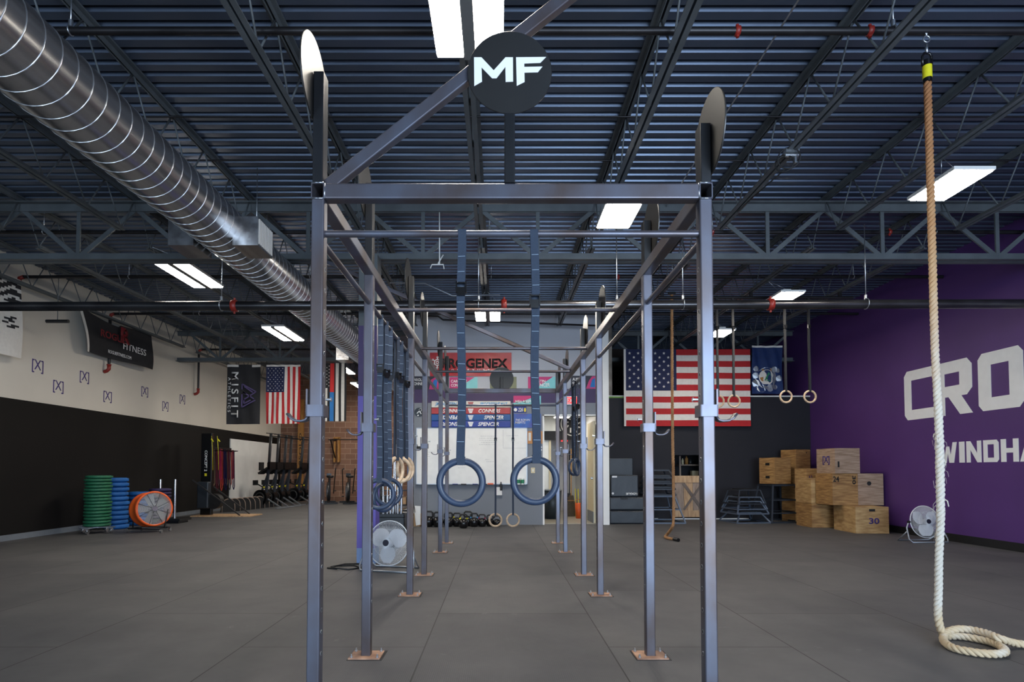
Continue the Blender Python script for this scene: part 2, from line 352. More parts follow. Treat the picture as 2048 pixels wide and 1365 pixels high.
def text_obj(txt, name, material, parent, origin, xdir, ydir, width=None, height=0.1, bold=0.0, shear=0.0, depth=0.002, spacing=1.0):
    """lettering as thin solid mesh: origin = lower-left corner, xdir = reading direction, ydir = up"""
    cu = bpy.data.curves.new(name, 'FONT'); cu.body = txt; cu.size = 1; cu.extrude = 0.0; cu.offset = bold; cu.shear = shear; cu.space_character = spacing; cu.resolution_u = 3
    ob = bpy.data.objects.new(name, cu); COL.objects.link(ob); dg = bpy.context.evaluated_depsgraph_get()
    me = bpy.data.meshes.new_from_object(ob.evaluated_get(dg)); COL.objects.unlink(ob); bpy.data.objects.remove(ob)
    xs = [v.co.x for v in me.vertices]; ys = [v.co.y for v in me.vertices]
    x0, x1, y0, y1 = min(xs), max(xs), min(ys), max(ys); sy = height / (y1 - y0); sx = (width / (x1 - x0)) if width else sy
    X = Vector(xdir).normalized(); Y = Vector(ydir).normalized(); base = LOC.get(parent.name, Vector((0, 0, 0))) if parent else Vector((0, 0, 0)); o0 = Vector(origin) - base
    Nn = X.cross(Y).normalized()
    for v in me.vertices: v.co = o0 + X * ((v.co.x - x0) * sx) + Y * ((v.co.y - y0) * sy)
    me.materials.clear(); me.materials.append(M[material] if isinstance(material, str) else material)
    for p in me.polygons: p.material_index = 0
    import bmesh
    bm = bmesh.new(); bm.from_mesh(me); r = bmesh.ops.extrude_face_region(bm, geom=bm.faces[:])
    for e in r['geom']:
        if isinstance(e, bmesh.types.BMVert): e.co += Nn * depth
    bmesh.ops.recalc_face_normals(bm, faces=bm.faces); bm.to_mesh(me); bm.free()
    o = bpy.data.objects.new(name, me); COL.objects.link(o); o.parent = parent; LOC[o.name] = base
    return o

# ================================================================== THE ROOM
XL, XR, YF, YB, ZD = -8.35, 7.65, -4.0, 22.2, 4.93
OX0, OX1, OY = -1.92, 2.44, 12.8         # office block standing in the middle of the back
DY = 14.2                                 # charcoal wall on the right
b = MB().span((XL, YF, -0.1), (XR, YB, 0)); struct(b, 'floor', 'floor')
# corrugated deck
b = MB(); p = 0.1524; ys = []; y = YF
while y < YB: ys.append(y); y += p
prof = []
for y in ys: prof += [(y, 4.885), (y + 0.086, 4.885), (y + 0.102, ZD), (y + 0.136, ZD)]
prof.append((YB, 4.885))
vs = []
for (yy, z) in prof: vs += [(XL, yy, z), (XR, yy, z)]
b.add(vs, [(2 * i, 2 * i + 1, 2 * i + 3, 2 * i + 2) for i in range(len(prof) - 1)])
b.span((XL, YF, ZD + 0.03), (XR, YB, ZD + 0.13)); struct(b, 'ceiling', 'deck')
# left wall: black below 2.43 m, off-white above
b = MB().span((XL - 0.2, YF, 0), (XL, YB, 2.43), 0).span((XL - 0.2, YF, 2.43), (XL, YB, ZD), 1)
wl = struct(b, 'wall_left', ['wallblack', 'wallwhite'])
b = MB().span((XL, YF, 0), (XL + 0.012, 17.9, 0.1)); struct(b, 'baseboard_left', 'basegrey')
b = MB().span((XR, YF, 0), (XR + 0.2, 17.6, ZD)); wr = struct(b, 'wall_right', 'wallpurple')
b = MB().span((XR - 0.012, YF, 0), (XR, DY, 0.13)); struct(b, 'baseboard_right', 'black')
b = MB().span((XL - 0.2, YB, 0), (OX0, YB + 0.2, ZD)); struct(b, 'wall_brick', 'brick')
# office block: grey, purple band, pale grey; with the open doorway
DX0, DX1, DZ = 1.01, 2.18, 2.40
b = MB()
for (z0, z1, mi) in ((0, 2.69, 0), (2.69, 3.0, 1), (3.0, ZD, 2)):
    if z0 == 0:
        b.span((OX0, OY, 0), (DX0, OY + 0.14, z1), mi); b.span((DX0, OY, DZ), (DX1, OY + 0.14, z1), mi); b.span((DX1, OY, 0), (2.26, OY + 0.14, z1), mi)
    else: b.span((OX0, OY, z0), (2.26, OY + 0.14, z1), mi)
    b.span((OX0, OY + 0.14, z0), (OX0 + 0.12, YB, z1), 2)
wo = struct(b, 'wall_office', ['wallgrey', 'bandpurple', 'walluppergrey'])
b = MB().span((2.26, OY - 0.02, 0), (OX1, DY + 3.4, ZD)); struct(b, 'trim_1', 'white')       # white pier
b = MB().span((DX0 - 0.035, OY - 0.015, 0), (DX0, OY + 0.15, DZ + 0.03)).span((DX0 - 0.035, OY - 0.015, DZ), (DX1, OY + 0.15, DZ + 0.03)); struct(b, 'trim_2', 'white')
# inside of the office
b = MB().span((DX0 - 0.9, OY + 0.14, 0.0), (2.26, 17.2, 0.012)); struct(b, 'floor_office', 'tile')
b = MB().span((DX0 - 0.9, 15.6, 0), (1.35, 15.72, 2.6)).span((1.35, 15.6, 2.12), (2.26, 15.72, 2.6)).span((1.35, 17.1, 0), (2.26, 17.2, 2.6)).span((DX0 - 0.9, OY + 0.14, 2.6), (2.26, 17.2, 2.7)).span((DX0 - 1.0, OY + 0.14, 0), (DX0 - 0.9, 15.6, 2.6)).span((1.25, 15.72, 0), (1.35, 17.1, 2.6)); struct(b, 'wall_corridor', 'white')
b = MB().span((1.35, 15.57, 0), (1.41, 15.6, 2.14)).span((1.35, 15.57, 2.08), (2.1, 15.6, 2.14)); struct(b, 'trim_3', 'cream')
# cream door standing open inside the doorway
b = MB().span((2.12, OY + 0.16, 0.02), (2.165, OY + 1.0, 2.3)); dd = struct(b, 'door_1', 'cream')
b = MB().span((2.105, OY + 0.16, 0.02), (2.12, OY + 1.0, 0.27)); b.build('kick_plate', 'basegrey', dd)
b = MB().cyl((2.12, OY + 0.24, 1.02), (2.07, OY + 0.24, 1.02), 0.03); b.build('door_handle', 'zinc', dd)
# charcoal wall with the hatch opening
HX0, HX1, HZ = 4.29, 4.98, 1.57
b = MB().span((OX1, DY, 0), (HX0, DY + 0.14, 3.0)).span((HX0, DY, HZ), (HX1, DY + 0.14, 3.0)).span((HX1, DY, 0), (XR, DY + 0.14, 3.0))
b.span((OX1, DY + 0.14, 2.9), (XR, 17.6, 3.0)); struct(b, 'wall_back_right', 'walldark')
b = MB().span((OX1, DY - 0.02, 3.0), (XR, DY + 0.16, 3.03), 0); struct(b, 'trim_4', 'white')
b = MB().span((OX1, 17.5, 3.0), (XR, 17.6, ZD)); struct(b, 'wall_recess', 'brownrecess')
b = MB().span((HX0 - 0.3, DY + 1.2, 0), (HX1 + 0.3, DY + 1.3, 2.9)).span((HX0 - 0.4, DY + 0.14, 0), (HX0 - 0.3, DY + 1.3, 2.9)).span((HX1 + 0.3, DY + 0.14, 0), (HX1 + 0.4, DY + 1.3, 2.9)); struct(b, 'wall_closet', 'walldark')
b = MB().span((OX1, DY - 0.012, 0), (HX0 - 0.4, DY, 0.03)).span((HX0 - 0.02, DY - 0.012, 0), (6.1, DY, 0.03)); struct(b, 'baseboard_back', 'white')
b = MB().span((OX1, DY + 0.02, 3.03), (OX1 + 0.36, DY + 0.3, ZD)); struct(b, 'trim_5', 'peel')
b = MB().span((OX1 - 0.0, DY - 0.03, 2.97), (OX1 + 0.85, DY - 0.005, 3.01)); struct(b, 'trim_6', 'limegreen')
# wall behind the camera with its two open bay doors
b = MB().span((XL, YF - 0.2, 0), (-6.1, YF, ZD)).span((-3.1, YF - 0.2, 0), (1.0, YF, ZD)).span((6.2, YF - 0.2, 0), (XR, YF, ZD)).span((-6.1, YF - 0.2, 3.3), (-3.1, YF, ZD)).span((1.0, YF - 0.2, 3.5), (6.2, YF, ZD)); struct(b, 'wall_front', 'wallwhite')

# ------------------------------------------------------------------ painted lettering on the walls
def block(polys, parent, name, material, o, X, Y, sx, sy, d=0.006):
    o = Vector(o); X = Vector(X); Y = Vector(Y); N_ = X.cross(Y).normalized(); b = MB()
    for poly in polys: b.prism([o + X * (x * sx) + Y * (y * sy) for x, y in poly], N_ * d)
    return b.build(name, material, parent, fix=True)
# letter shapes on a unit square, cut corners like the painted letters
def L_C(): return [[(0.1, 0), (1, 0), (1, .2), (.24, .2), (.24, .0)], [(0, .1), (.1, 0), (.24, 0), (.24, 1), (.1, 1), (0, .9)], [(.24, .8), (1, .8), (1, 1), (.24, 1)]]
def L_O(): return [[(0, .1), (.1, 0), (.3, 0), (.3, 1), (.1, 1), (0, .9)], [(.3, 0), (.7, 0), (.7, .22), (.3, .22)], [(.3, .78), (.7, .78), (.7, 1), (.3, 1)], [(.7, 0), (.9, 0), (1, .1), (1, .9), (.9, 1), (.7, 1)]]
def L_R(): return [[(0, 0), (.28, 0), (.28, 1), (0, 1)], [(.28, .78), (.68, .78), (.68, 1), (.28, 1)], [(.28, .34), (.68, .34), (.68, .54), (.28, .54)], [(.68, .34), (.86, .34), (1, .46), (1, .88), (.88, 1), (.68, 1)], [(.38, .34), (.72, .34), (1, 0), (.68, 0)]]
def L_W(): return [[(0, 1), (.22, 1), (.34, .35), (.3, 0), (.17, 0)], [(.3, 0), (.34, .35), (.42, .8), (.5, .8), (.5, .5), (.42, 0)], [(1, 1), (.78, 1), (.66, .35), (.7, 0), (.83, 0)], [(.7, 0), (.66, .35), (.58, .8), (.5, .8), (.5, .5), (.58, 0)]]
def L_I(): return [[(0, 0), (1, 0), (1, 1), (0, 1)]]
def L_N(): return [[(0, 0), (.27, 0), (.27, 1), (0, 1)], [(.73, 0), (1, 0), (1, 1), (.73, 1)], [(.27, 1), (.27, .6), (.73, 0), (.73, .42)]]
def L_D(): return [[(0, 0), (.28, 0), (.28, 1), (0, 1)], [(.28, 0), (.7, 0), (.7, .2), (.28, .2)], [(.28, .8), (.7, .8), (.7, 1), (.28, 1)], [(.7, 0), (.88, 0), (1, .12), (1, .88), (.88, 1), (.7, 1)]]
def L_H(): return [[(0, 0), (.3, 0), (.3, 1), (0, 1)], [(.7, 0), (1, 0), (1, 1), (.7, 1)], [(.3, .4), (.7, .4), (.7, .6), (.3, .6)]]
def L_A(): return [[(0, 0), (.27, 0), (.6, 1), (.35, 1)], [(.73, 0), (1, 0), (.65, 1), (.4, 1)], [(.3, .2), (.7, .2), (.64, .38), (.36, .38)]]
def L_M(): return [[(0, 0), (.24, 0), (.24, 1), (0, 1)], [(.76, 0), (1, 0), (1, 1), (.76, 1)], [(.24, 1), (.24, .62), (.5, .25), (.5, .6)], [(.76, 1), (.76, .62), (.5, .25), (.5, .6)]]
def L_S(): return [[(0, 0), (.9, 0), (1, .1), (1, .2), (0, .2)], [(.74, .2), (1, .2), (1, .5), (.9, .6), (.74, .6)], [(0, .5), (.1, .4), (.74, .4), (.74, .6), (0, .6)], [(0, .6), (.26, .6), (.26, .8), (0, .8)], [(0, .8), (1, .8), (1, 1), (.1, 1), (0, .9)]]
def L_F(): return [[(0, 0), (.28, 0), (.28, 1), (0, 1)], [(.28, .8), (1, .8), (1, 1), (.28, 1)], [(.28, .4), (.85, .4), (.85, .6), (.28, .6)]]
def L_T(): return [[(.36, 0), (.64, 0), (.64, .8), (.36, .8)], [(0, .8), (1, .8), (1, 1), (0, 1)]]
xw = XR - 0.001; dY = Vector((0, -1, 0)); UP = Vector((0, 0, 1))
for fn, y0, y1 in ((L_C, 10.88, 10.12), (L_R, 10.12, 9.32), (L_O, 9.2, 8.4), (L_S, 8.3, 7.5), (L_S, 7.4, 6.6), (L_F, 6.5, 5.75), (L_I, 5.65, 5.4), (L_T, 5.3, 4.5)):
    block(fn(), wr, 'painted_letter', 'print_white', (xw, y0, 2.13), dY, UP, y0 - y1, 0.91)
for fn, y0, y1 in ((L_W, 10.06, 9.67), (L_I, 9.62, 9.51), (L_N, 9.47, 9.18), (L_D, 9.14, 8.86), (L_H, 8.82, 8.52), (L_A, 8.5, 8.16), (L_M, 8.12, 7.76)):
    block(fn(), wr, 'painted_letter', 'print_white', (xw, y0, 1.325), dY, UP, y0 - y1, 0.345)
for (px, py) in ((78, 733), (119, 774), (171, 755), (217, 794), (291, 784), (332, 813), (366, 799)):
    c = aX(px, py, XL)
    text_obj('[X]', 'painted_mark', 'purplemark', wl, (XL + 0.001, c.y + (-0.16), c.z - 0.13), (0, 1, 0), UP, 0.26, 0.24, bold=0.004)
b = MB().span((XL, 18.0, 0.12), (XL + 0.03, 21.9, 2.18)); b.build('white_panel', 'white', wl)

# ================================================================== ROOF STEEL
ORD = ['first', 'second', 'third', 'fourth', 'fifth', 'sixth', 'seventh', 'eighth', 'ninth', 'tenth', 'eleventh']
def joist(X, y0, y1, label, group):
    t = thing('bar_joist', label, 'roof joist', (X, y0, 4.32), group)
    b = MB()
    for s in (-1, 1):
        b.span((X + s * 0.01, y0, 4.868), (X + s * 0.058, y1, 4.884)); b.span((X + s * 0.01, y0, 4.82), (X + s * 0.018, y1, 4.868))
    b.build('top_chord', 'joist', t)
    b = MB()
    for s in (-1, 1):
        b.span((X + s * 0.01, y0 + 0.3, 4.32), (X + s * 0.052, y1 - 0.3, 4.33)); b.span((X + s * 0.01, y0 + 0.3, 4.33), (X + s * 0.018, y1 - 0.3, 4.372))
    b.build('bottom_chord', 'joist', t)
    b = MB(); n = max(2, round((y1 - y0 - 0.6) / 0.62)); st = (y1 - y0 - 0.6) / n; pts = [Vector((X, y0 + 0.04, 4.85))]
    for i in range(n + 1):
        pts.append(Vector((X, y0 + 0.3 + st * i, 4.34)))
        if i < n: pts.append(Vector((X, y0 + 0.3 + st * (i + 0.5), 4.85)))
    pts.append(Vector((X, y1 - 0.04, 4.85)))
    for p0, p1 in zip(pts, pts[1:]): b.tube([p0, p1], 0.009, 0, 6)
    b.build('web_rods', 'joist', t)
JX = [-0.245 + 1.555 * k for k in range(-5, 5)]
for i, X in enumerate(JX):
    joist(X, 0.1, 7.745, 'grey open-web roof joist over the rig bay, %s counted from the left wall' % ORD[i], 'roof joists over the rig bay')
for i, X in enumerate(JX):
    joist(X, 7.755, 12.78 if OX0 < X < OX1 else 14.995, 'grey open-web roof joist beyond the first girder, %s counted from the left wall' % ORD[i], 'roof joists beyond the first girder')
for i, X in enumerate(JX[:4]):
    joist(X, 15.005, YB, 'grey open-web roof joist in the far left bay, %s counted from the left wall' % ORD[i], 'roof joists in the far left bay')
for i, X in enumerate(JX[7:]):
    joist(X, 15.005, 17.5, 'short grey roof joist over the recess above the charcoal wall, %s from the white pier' % ORD[i], 'roof joists over the recess')
def girder(Y, x0, x1, label):
    t = thing('roof_girder', label, 'girder', ((x0 + x1) / 2, Y, 4.02), 'roof girders')
    b = MB()
    for s in (-1, 1):
        b.span((x0, Y + s * 0.015, 4.80), (x1, Y + s * 0.10, 4.812)); b.span((x0, Y + s * 0.015, 4.70), (x1, Y + s * 0.027, 4.80))
    b.build('top_chord', 'joist', t)
    b = MB()
    for s in (-1, 1):
        b.span((x0, Y + s * 0.015, 4.02), (x1, Y + s * 0.10, 4.032)); b.span((x0, Y + s * 0.015, 4.032), (x1, Y + s * 0.027, 4.125))
    b.build('bottom_chord', 'joist', t)
    js = [x for x in [-0.245 + 1.555 * k for k in range(-6, 7)]]
    for a, c in zip(js, js[1:]):
        mid = (a + c) / 2
        for p0, p1 in (((a, Y, 4.74), (mid, Y, 4.07)), ((c, Y, 4.74), (mid, Y, 4.07)), ((mid, Y, 4.72), (mid, Y, 4.07))):
            if min(p0[0], p1[0]) < x0 - 0.05 or max(p0[0], p1[0]) > x1 + 0.05: continue
            vert = p0[0] == p1[0]
            MB().bar(p0, p1, 0.05 if vert else 0.06, 0.022, up=(0, 1, 0)).build('web_member', 'joist', t)
girder(7.75, XL, XR, 'long grey roof girder with triangular web crossing the hall above the rig')
girder(15.0, XL, OX0, 'grey roof girder the hanging flags are tied to, far left')
girder(15.0, OX1, XR, 'grey roof girder half hidden behind the large flag on the right')
# steel column
t = thing('steel_column', 'square violet steel column between the left rig posts and the hanging flags', 'column', (-1.70, 7.60, 0))
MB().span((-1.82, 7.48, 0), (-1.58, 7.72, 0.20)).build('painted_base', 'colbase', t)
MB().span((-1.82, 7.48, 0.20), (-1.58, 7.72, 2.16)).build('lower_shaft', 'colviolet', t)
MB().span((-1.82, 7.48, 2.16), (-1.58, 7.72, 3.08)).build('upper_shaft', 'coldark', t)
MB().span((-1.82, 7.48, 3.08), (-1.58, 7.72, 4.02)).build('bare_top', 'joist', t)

# ------------------------------------------------------------------ pipes
def coupling(x, Y, z, r, parent, name='red_coupling', m='red_fit'):
    q = 0.035 if r > 0.04 else 0.02
    MB().lathe((x - q, Y, z), (1, 0, 0), [(r, 0), (r * 1.3, 0.005), (r * 1.3, 2 * q - 0.005), (r, 2 * q)], 0, 18).cyl((x, Y, z + r * 1.2), (x, Y, z + r * 1.75), 0.012).cyl((x, Y, z - r * 1.2), (x, Y, z - r * 1.75), 0.012).build(name, m, parent)
def hanger(x, Y, z, r, top, parent):
    MB().ring((x, Y, z + r * 0.12), (1, 0, 0), r * 1.15, 0.006, 0, 20, 6).tube([(x, Y, z + r * 1.25), (x, Y, top)], 0.006, 0, 6).cyl((x, Y, z + r * 1.2), (x, Y, z + r * 1.2 + 0.05), 0.016).build('pipe_hanger', 'zinc', parent)
zl = aY(0, 612.8, 7.3).z; zr = aY(2048, 607.7, 7.3).z
t = thing('sprinkler_main_pipe', 'thick grey horizontal pipe crossing the whole hall behind the front of the rig', 'pipe', (0, 7.3, (zl + zr) / 2))
P0 = Vector((XL + 0.01, 7.3, zl - 0.01)); P1 = Vector((XR - 0.01, 7.3, zr))
MB().cyl(P0, P1, 0.058, n=28).build('pipe_run', 'mainpipe', t)
def onmain(px):
    x = aY(px, 610, 7.3).x; return x, P0.z + (P1.z - P0.z) * (x - P0.x) / (P1.x - P0.x)
for px in (469, 1008, 1541): x, z = onmain(px); coupling(x, 7.3, z, 0.058, t)
for px in (443, 957, 1234, 1366, 1732): x, z = onmain(px); hanger(x, 7.3, z, 0.058, 4.34, t)
for i, (Y, desc, fits) in enumerate(((4.27, 'nearest to the camera under the deck', (1475, 1740)), (7.98, 'just behind the first girder', (1780, 1425)), (9.85, 'second beyond the first girder', (1236,)), (12.2, 'between the first girder and the hanging flags', ()), (15.85, 'beyond the hanging flags', ()))):
    t = thing('sprinkler_branch_pipe', 'thin dark sprinkler pipe threading through the joists, ' + desc, 'pipe', (0, Y, 4.52), 'sprinkler branch pipes')
    segs = [(-8.15, XR - 0.02)] if Y < 12 else ([(-8.15, OX0 - 0.02)] if Y > 12.8 else [(-8.15, XR - 0.02)])
    b = MB()
    for a, c in segs: b.cyl((a, Y, 4.52), (c, Y, 4.52), 0.028, n=12)
    b.build('pipe_run', 'darkpipe', t)
    for px in fits: coupling(aY(px, 68 if i == 0 else 500, Y).x, Y, 4.52, 0.028, t)
    for k in range(5):
        x = JX[1 + 2 * k] + 0.12
        if x < segs[0][1]: hanger(x, Y, 4.52, 0.028, 4.87, t)
    if i >= 2:
        MB().tube([(-8.15, Y, 4.52), (-8.22, Y, 4.50), (-8.24, Y, 4.42)], 0.034, 0, 10).build('red_elbow', 'red_fit', t)
        MB().cyl((-8.24, Y, 4.44), (-8.24, Y, 3.42), 0.028, n=12).build('drop_pipe', 'darkpipe', t)
        MB().tube([(-8.24, Y, 3.44), (-8.24, Y, 3.34), (-8.28, Y, 3.30), (-8.34, Y, 3.28)], 0.036, 0, 10).ring((-8.24, Y, 3.43), (0, 0, 1), 0.036, 0.012, 0, 16, 6).build('red_elbow', 'red_fit', t)
for (py, nm) in ((228, 'nearer'), (316, 'farther')):
    c = aZ(1000, py, 4.83)
    tag(MB().cyl((XL + 0.3, c.y, 4.80), (XR - 0.02, c.y, 4.80), 0.011, n=8).build('bridging_rod', 'darkpipe'), 'thin horizontal rod bracing the joists above the rig, the %s of two' % nm, 'rod', 'bridging rods')
tag(MB().cyl((2.27, 0.1, 4.76), (2.27, 7.70, 4.76), 0.008, n=8).build('electrical_conduit', 'zinc'), 'thin silvery conduit running away from the camera right of the rig', 'conduit')
b = MB(); cpts = [aY(780, 566, 9.4), aY(850, 567, 9.4), aY(905, 592, 9.4), aY(1000, 590, 9.4)]
for q in cpts: q.z = min(q.z, 4.85)
tag(b.tube(cpts, 0.012, 0, 8).build('electrical_conduit', 'silver'), 'bent silver conduit running to the lamp over the middle of the rig', 'conduit')
tag(MB().tube([aY(840, 632, 12.3), aY(876, 633, 12.3), aY(886, 640, 12.3), aY(1200, 652, 12.3)], 0.02, 0, 8).build('gas_pipe', 'darkpipe'), 'black pipe with an elbow high in front of the pale office wall', 'pipe')
for n_, (px, py0, py1, Y) in enumerate(((879, 425, 528, 7.55),)):
    c0 = aY(px, py0, Y); c1 = aY(px, py1, Y)
    tag(MB().tube([c0, c1], 0.008, 0, 8).tube([c1, c1 + Vector((-0.02, 0, 0.0)), c1 + Vector((0.05, 0, 0.12))], 0.008).tube([c1 + Vector((-0.12, 0, -0.06)), c1 + Vector((-0.1, 0, -0.01)), c1 + Vector((0.05, 0, -0.01)), c1 + Vector((0.06, 0, -0.07))], 0.008).build('hanging_bracket', 'whiteplastic'), 'thin white bracket hanging from the girder over the rig', 'bracket')
c = aX(115, 643, -7.6)
t = thing('hanging_pipe_stub', 'short black pipe hanging from a thin rod near the left wall', 'pipe', c)
MB().cyl(c - Vector((0.19, 0, 0)), c + Vector((0.19, 0, 0)), 0.03).build('pipe_body', 'black', t); MB().tube([c, (c.x, c.y, 4.86)], 0.006, 0, 6).build('rod', 'joist', t)

# ------------------------------------------------------------------ spiral duct
t = thing('spiral_duct', 'large galvanised spiral air duct running along the left side of the ceiling', 'duct', (-2.92, 0, 3.48))
DXc, DZc, DR = -2.92, 3.74, 0.255
MB().lathe((DXc, 0.2, DZc), (0, 1, 0), [(DR, 0)] + [(DR, q * 1.0) for q in range(1, 20)] + [(DR, 19.6), (0, 19.6)], 0, 64).build('duct_body', 'tin', t)
b = MB(); pts = []; n = int(19.4 / 0.135 * 28)
for i in range(n + 1):
    a = 2 * PI * i / 28; pts.append((DXc + (DR + 0.001) * math.cos(a), 0.22 + 0.135 * i / 28, DZc + (DR + 0.001) * math.sin(a)))
b.tube(pts, 0.0045, 0, 5); b.build('spiral_seam', 'tinseam', t)
for Y in (5.85, 12.0, 16.6):
    for s in (1, -1):
        g = MB().span((DXc + s * 0.20, Y, 3.50), (DXc + s * 0.46, Y + 0.38, 3.80), 0).build('side_outlet', 'tin', t)
        b = MB()
        for k in range(9): b.span((DXc + s * 0.46, Y + 0.02 + k * 0.04, 3.52), (DXc + s * 0.468, Y + 0.045 + k * 0.04, 3.78))
        b.build('grille', 'whiteplastic', g)
for Y in (3.0, 6.9, 9.5, 13.0, 17.0):
    MB().tube([(DXc, Y, DZc + DR), (DXc, Y, 4.86)], 0.005, 0, 6).build('hanger_rod', 'zinc', t)

# ------------------------------------------------------------------ lamps
def nj(x): return min(JX, key=lambda q: abs(q - x))
def panel_lamp(x, y, z, label):
    t = thing('high_bay_lamp', label, 'lamp', (x, y, z), 'panel lamps hanging over the right side')
    MB().box((x, y, z + 0.02), (0.40, 0.64, 0.035)).build('housing', 'whiteplastic', t, bevel=0.005)
    MB().box((x, y, z - 0.002), (0.36, 0.60, 0.012)).build('lens', 'led', t)
    MB().box((x, y, z + 0.075), (0.13, 0.24, 0.075)).build('driver_box', 'whiteplastic', t, bevel=0.005)
    MB().tube([(x, y - 0.1, z + 0.11), (nj(x) + 0.03, y, 4.345)], 0.003, 0, 6).tube([(x, y + 0.1, z + 0.11), (nj(x) + 0.03, y, 4.345)], 0.003, 0, 6).build('hanger_wire', 'zinc', t)
def strip_lamp(x, y0, y1, z, label):
    t = thing('strip_lamp', label, 'lamp', (x, (y0 + y1) / 2, z), 'two-strip lamps hanging from the joists')
    MB().span((x - 0.235, y0, z + 0.01), (x + 0.235, y1, z + 0.05)).build('housing', 'whiteplastic', t, bevel=0.004)
    for s in (-1, 1): MB().span((x + s * 0.045, y0 + 0.02, z - 0.01), (x + s * 0.225, y1 - 0.02, z + 0.012)).build('lens', 'led', t)
    MB().span((x - 0.04, y0, z - 0.016), (x + 0.04, y1, z + 0.012)).build('lens_gap_darkener', 'lens_gap_darkener', t)  # added bar that keeps the gap between the lit lenses dark
    for yy in (y0 + 0.15, y1 - 0.15): MB().tube([(x - 0.2, yy, z + 0.05), (nj(x) + 0.03, yy, 4.345), (x + 0.2, yy, z + 0.05)], 0.003, 0, 6).build('hanger_wire', 'zinc', t)
panel_lamp(4.52, 5.72, 4.05, 'bright rectangular lamp seen behind the thick climbing rope at the far right')
panel_lamp(1.345, 6.42, 4.05, 'bright rectangular lamp seen just under the front beam of the rig')
panel_lamp(4.72, 9.5, 4.05, 'lit lamp just above the grey pipe on the right')
panel_lamp(4.63, 12.0, 4.05, 'lit lamp glaring just right of the front right rig post')
strip_lamp(-0.20, 2.78, 3.98, 4.1, 'two-strip lamp directly above the round MF sign')
strip_lamp(-4.60, 7.92, 9.12, 4.1, 'lit two-strip lamp left of the duct, just behind the first girder')
strip_lamp(-4.58, 11.66, 12.9, 4.1, 'lit two-strip lamp above the hanging flags')
strip_lamp(-0.20, 9.9, 11.1, 4.08, 'lit two-strip lamp over the middle of the rig')
strip_lamp(-4.55, 16.2, 17.4, 4.1, 'lit two-strip lamp glaring above the black flag with a red and blue stripe')
strip_lamp(-4.70, 19.2, 20.4, 4.1, 'small far lamp beside the violet column')
# lamp in the office corridor
t = thing('office_lamp', 'lamp on the office ceiling behind the doorway', 'lamp', (1.6, 14.3, 2.53)); MB().span((1.4, 13.8, 2.545), (1.8, 14.8, 2.597)).build('housing', 'whiteplastic', t); MB().span((1.42, 13.82, 2.53), (1.78, 14.78, 2.545)).build('lens', 'lens_dim', t)

# ================================================================== THE RIG
RX0, RX1 = -0.852, 0.978; RY = [2.72, 3.79, 5.62, 6.69, 8.52, 9.59]; ZT = 2.48; ZR = 2.555
rig = thing('pull_up_rig', 'long raw steel pull-up rig bolted to the middle of the floor', 'rig', (0.063, 2.72, 0))
def hollow(b, p0, p1, w_, h_, th=0.005, rad=0.008, up=(0, 0, 1), m=0):
    """open-ended rectangular tube"""
    n = 16; b.sweep([p0, p1], rsec(w_, h_, rad), m, up=Vector(up), caps=False)
    b.sweep([p0, p1], rsec(w_ - 2 * th, h_ - 2 * th, rad * 0.6), m, up=Vector(up), caps=False)
    k = 16; o = len(b.v) - 4 * k
    for base in (0, k):
        for i in range(k):
            j = (i + 1) % k; b.f.append((o + base + i, o + base + j, o + 2 * k + base + j, o + 2 * k + base + i)); b.m.append(m); b.sm.append(False)
def hexbolt(): return MB().cyl((0, 0, 0), (0, 0, 0.008), 0.010, 0, 6).cyl((0, 0, 0.008), (0, 0, 0.022), 0.005, 0, 8)
bolt_me = None
for si, X in enumerate((RX0, RX1)):
    inner = 1 if si == 0 else -1
    for i, Y in enumerate(RY):
        b = MB(); b.sweep([(X, Y, 0.008), (X, Y, ZT)], rsec(0.06, 0.06, 0.007), 0, up=Vector((0, 1, 0)))
        z = 0.35
        while z < 2.2:
            b.cyl((X + inner * 0.0298, Y, z), (X + inner * 0.0306, Y, z), 0.009, 1, 10); b.ring((X + inner * 0.0302, Y, z), (1, 0, 0), 0.0095, 0.0012, 2, 12, 4); z += 0.10
        p = b.build('post', ['steel', 'black', 'zinc'], rig)
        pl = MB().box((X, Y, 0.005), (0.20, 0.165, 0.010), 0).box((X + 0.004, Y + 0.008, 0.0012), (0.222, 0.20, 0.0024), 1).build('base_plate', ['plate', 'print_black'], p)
        for sx in (-1, 1):
            for sy in (-1, 1):
                loc = Vector((X + sx * 0.082, Y + sy * 0.064, 0.010))
                if bolt_me is None:
                    o = hexbolt().build('anchor_bolt', 'zinc', p, world=False); bolt_me = o
                else: o = bolt_me.copy(); COL.objects.link(o); o.parent = p
                o.location = loc - LOC[p.name]
for X in (RX0, RX1):
    b = MB(); hollow(b, (X, RY[0] - 0.034, (ZT + ZR) / 2), (X, RY[-1] + 0.034, (ZT + ZR) / 2), 0.062, 0.075)
    b.ring((X, RY[0] - 0.034, ZT), (1, 0, 0), 0.001, 0.003, 1, 4, 4)
    for zz in (ZT, ZR): b.tube([(X - 0.03, RY[0] - 0.034, zz), (X + 0.03, RY[0] - 0.034, zz)], 0.0035, 1, 6)
    s = 1 if X < 0 else -1
    b.tube([(X + s * 0.032, RY[0] - 0.03, ZT), (X + s * 0.032, RY[0] - 0.03, ZR)], 0.0038, 1, 6)
    b.build('side_rail', ['steel', 'weld'], rig)
for Y in (RY[0], RY[-1]):
    b = MB(); b.sweep([(RX0 + 0.031, Y, (ZT + ZR) / 2), (RX1 - 0.031, Y, (ZT + ZR) / 2)], rsec(0.062, 0.075, 0.008), 0); b.build('cross_beam', 'steel', rig)
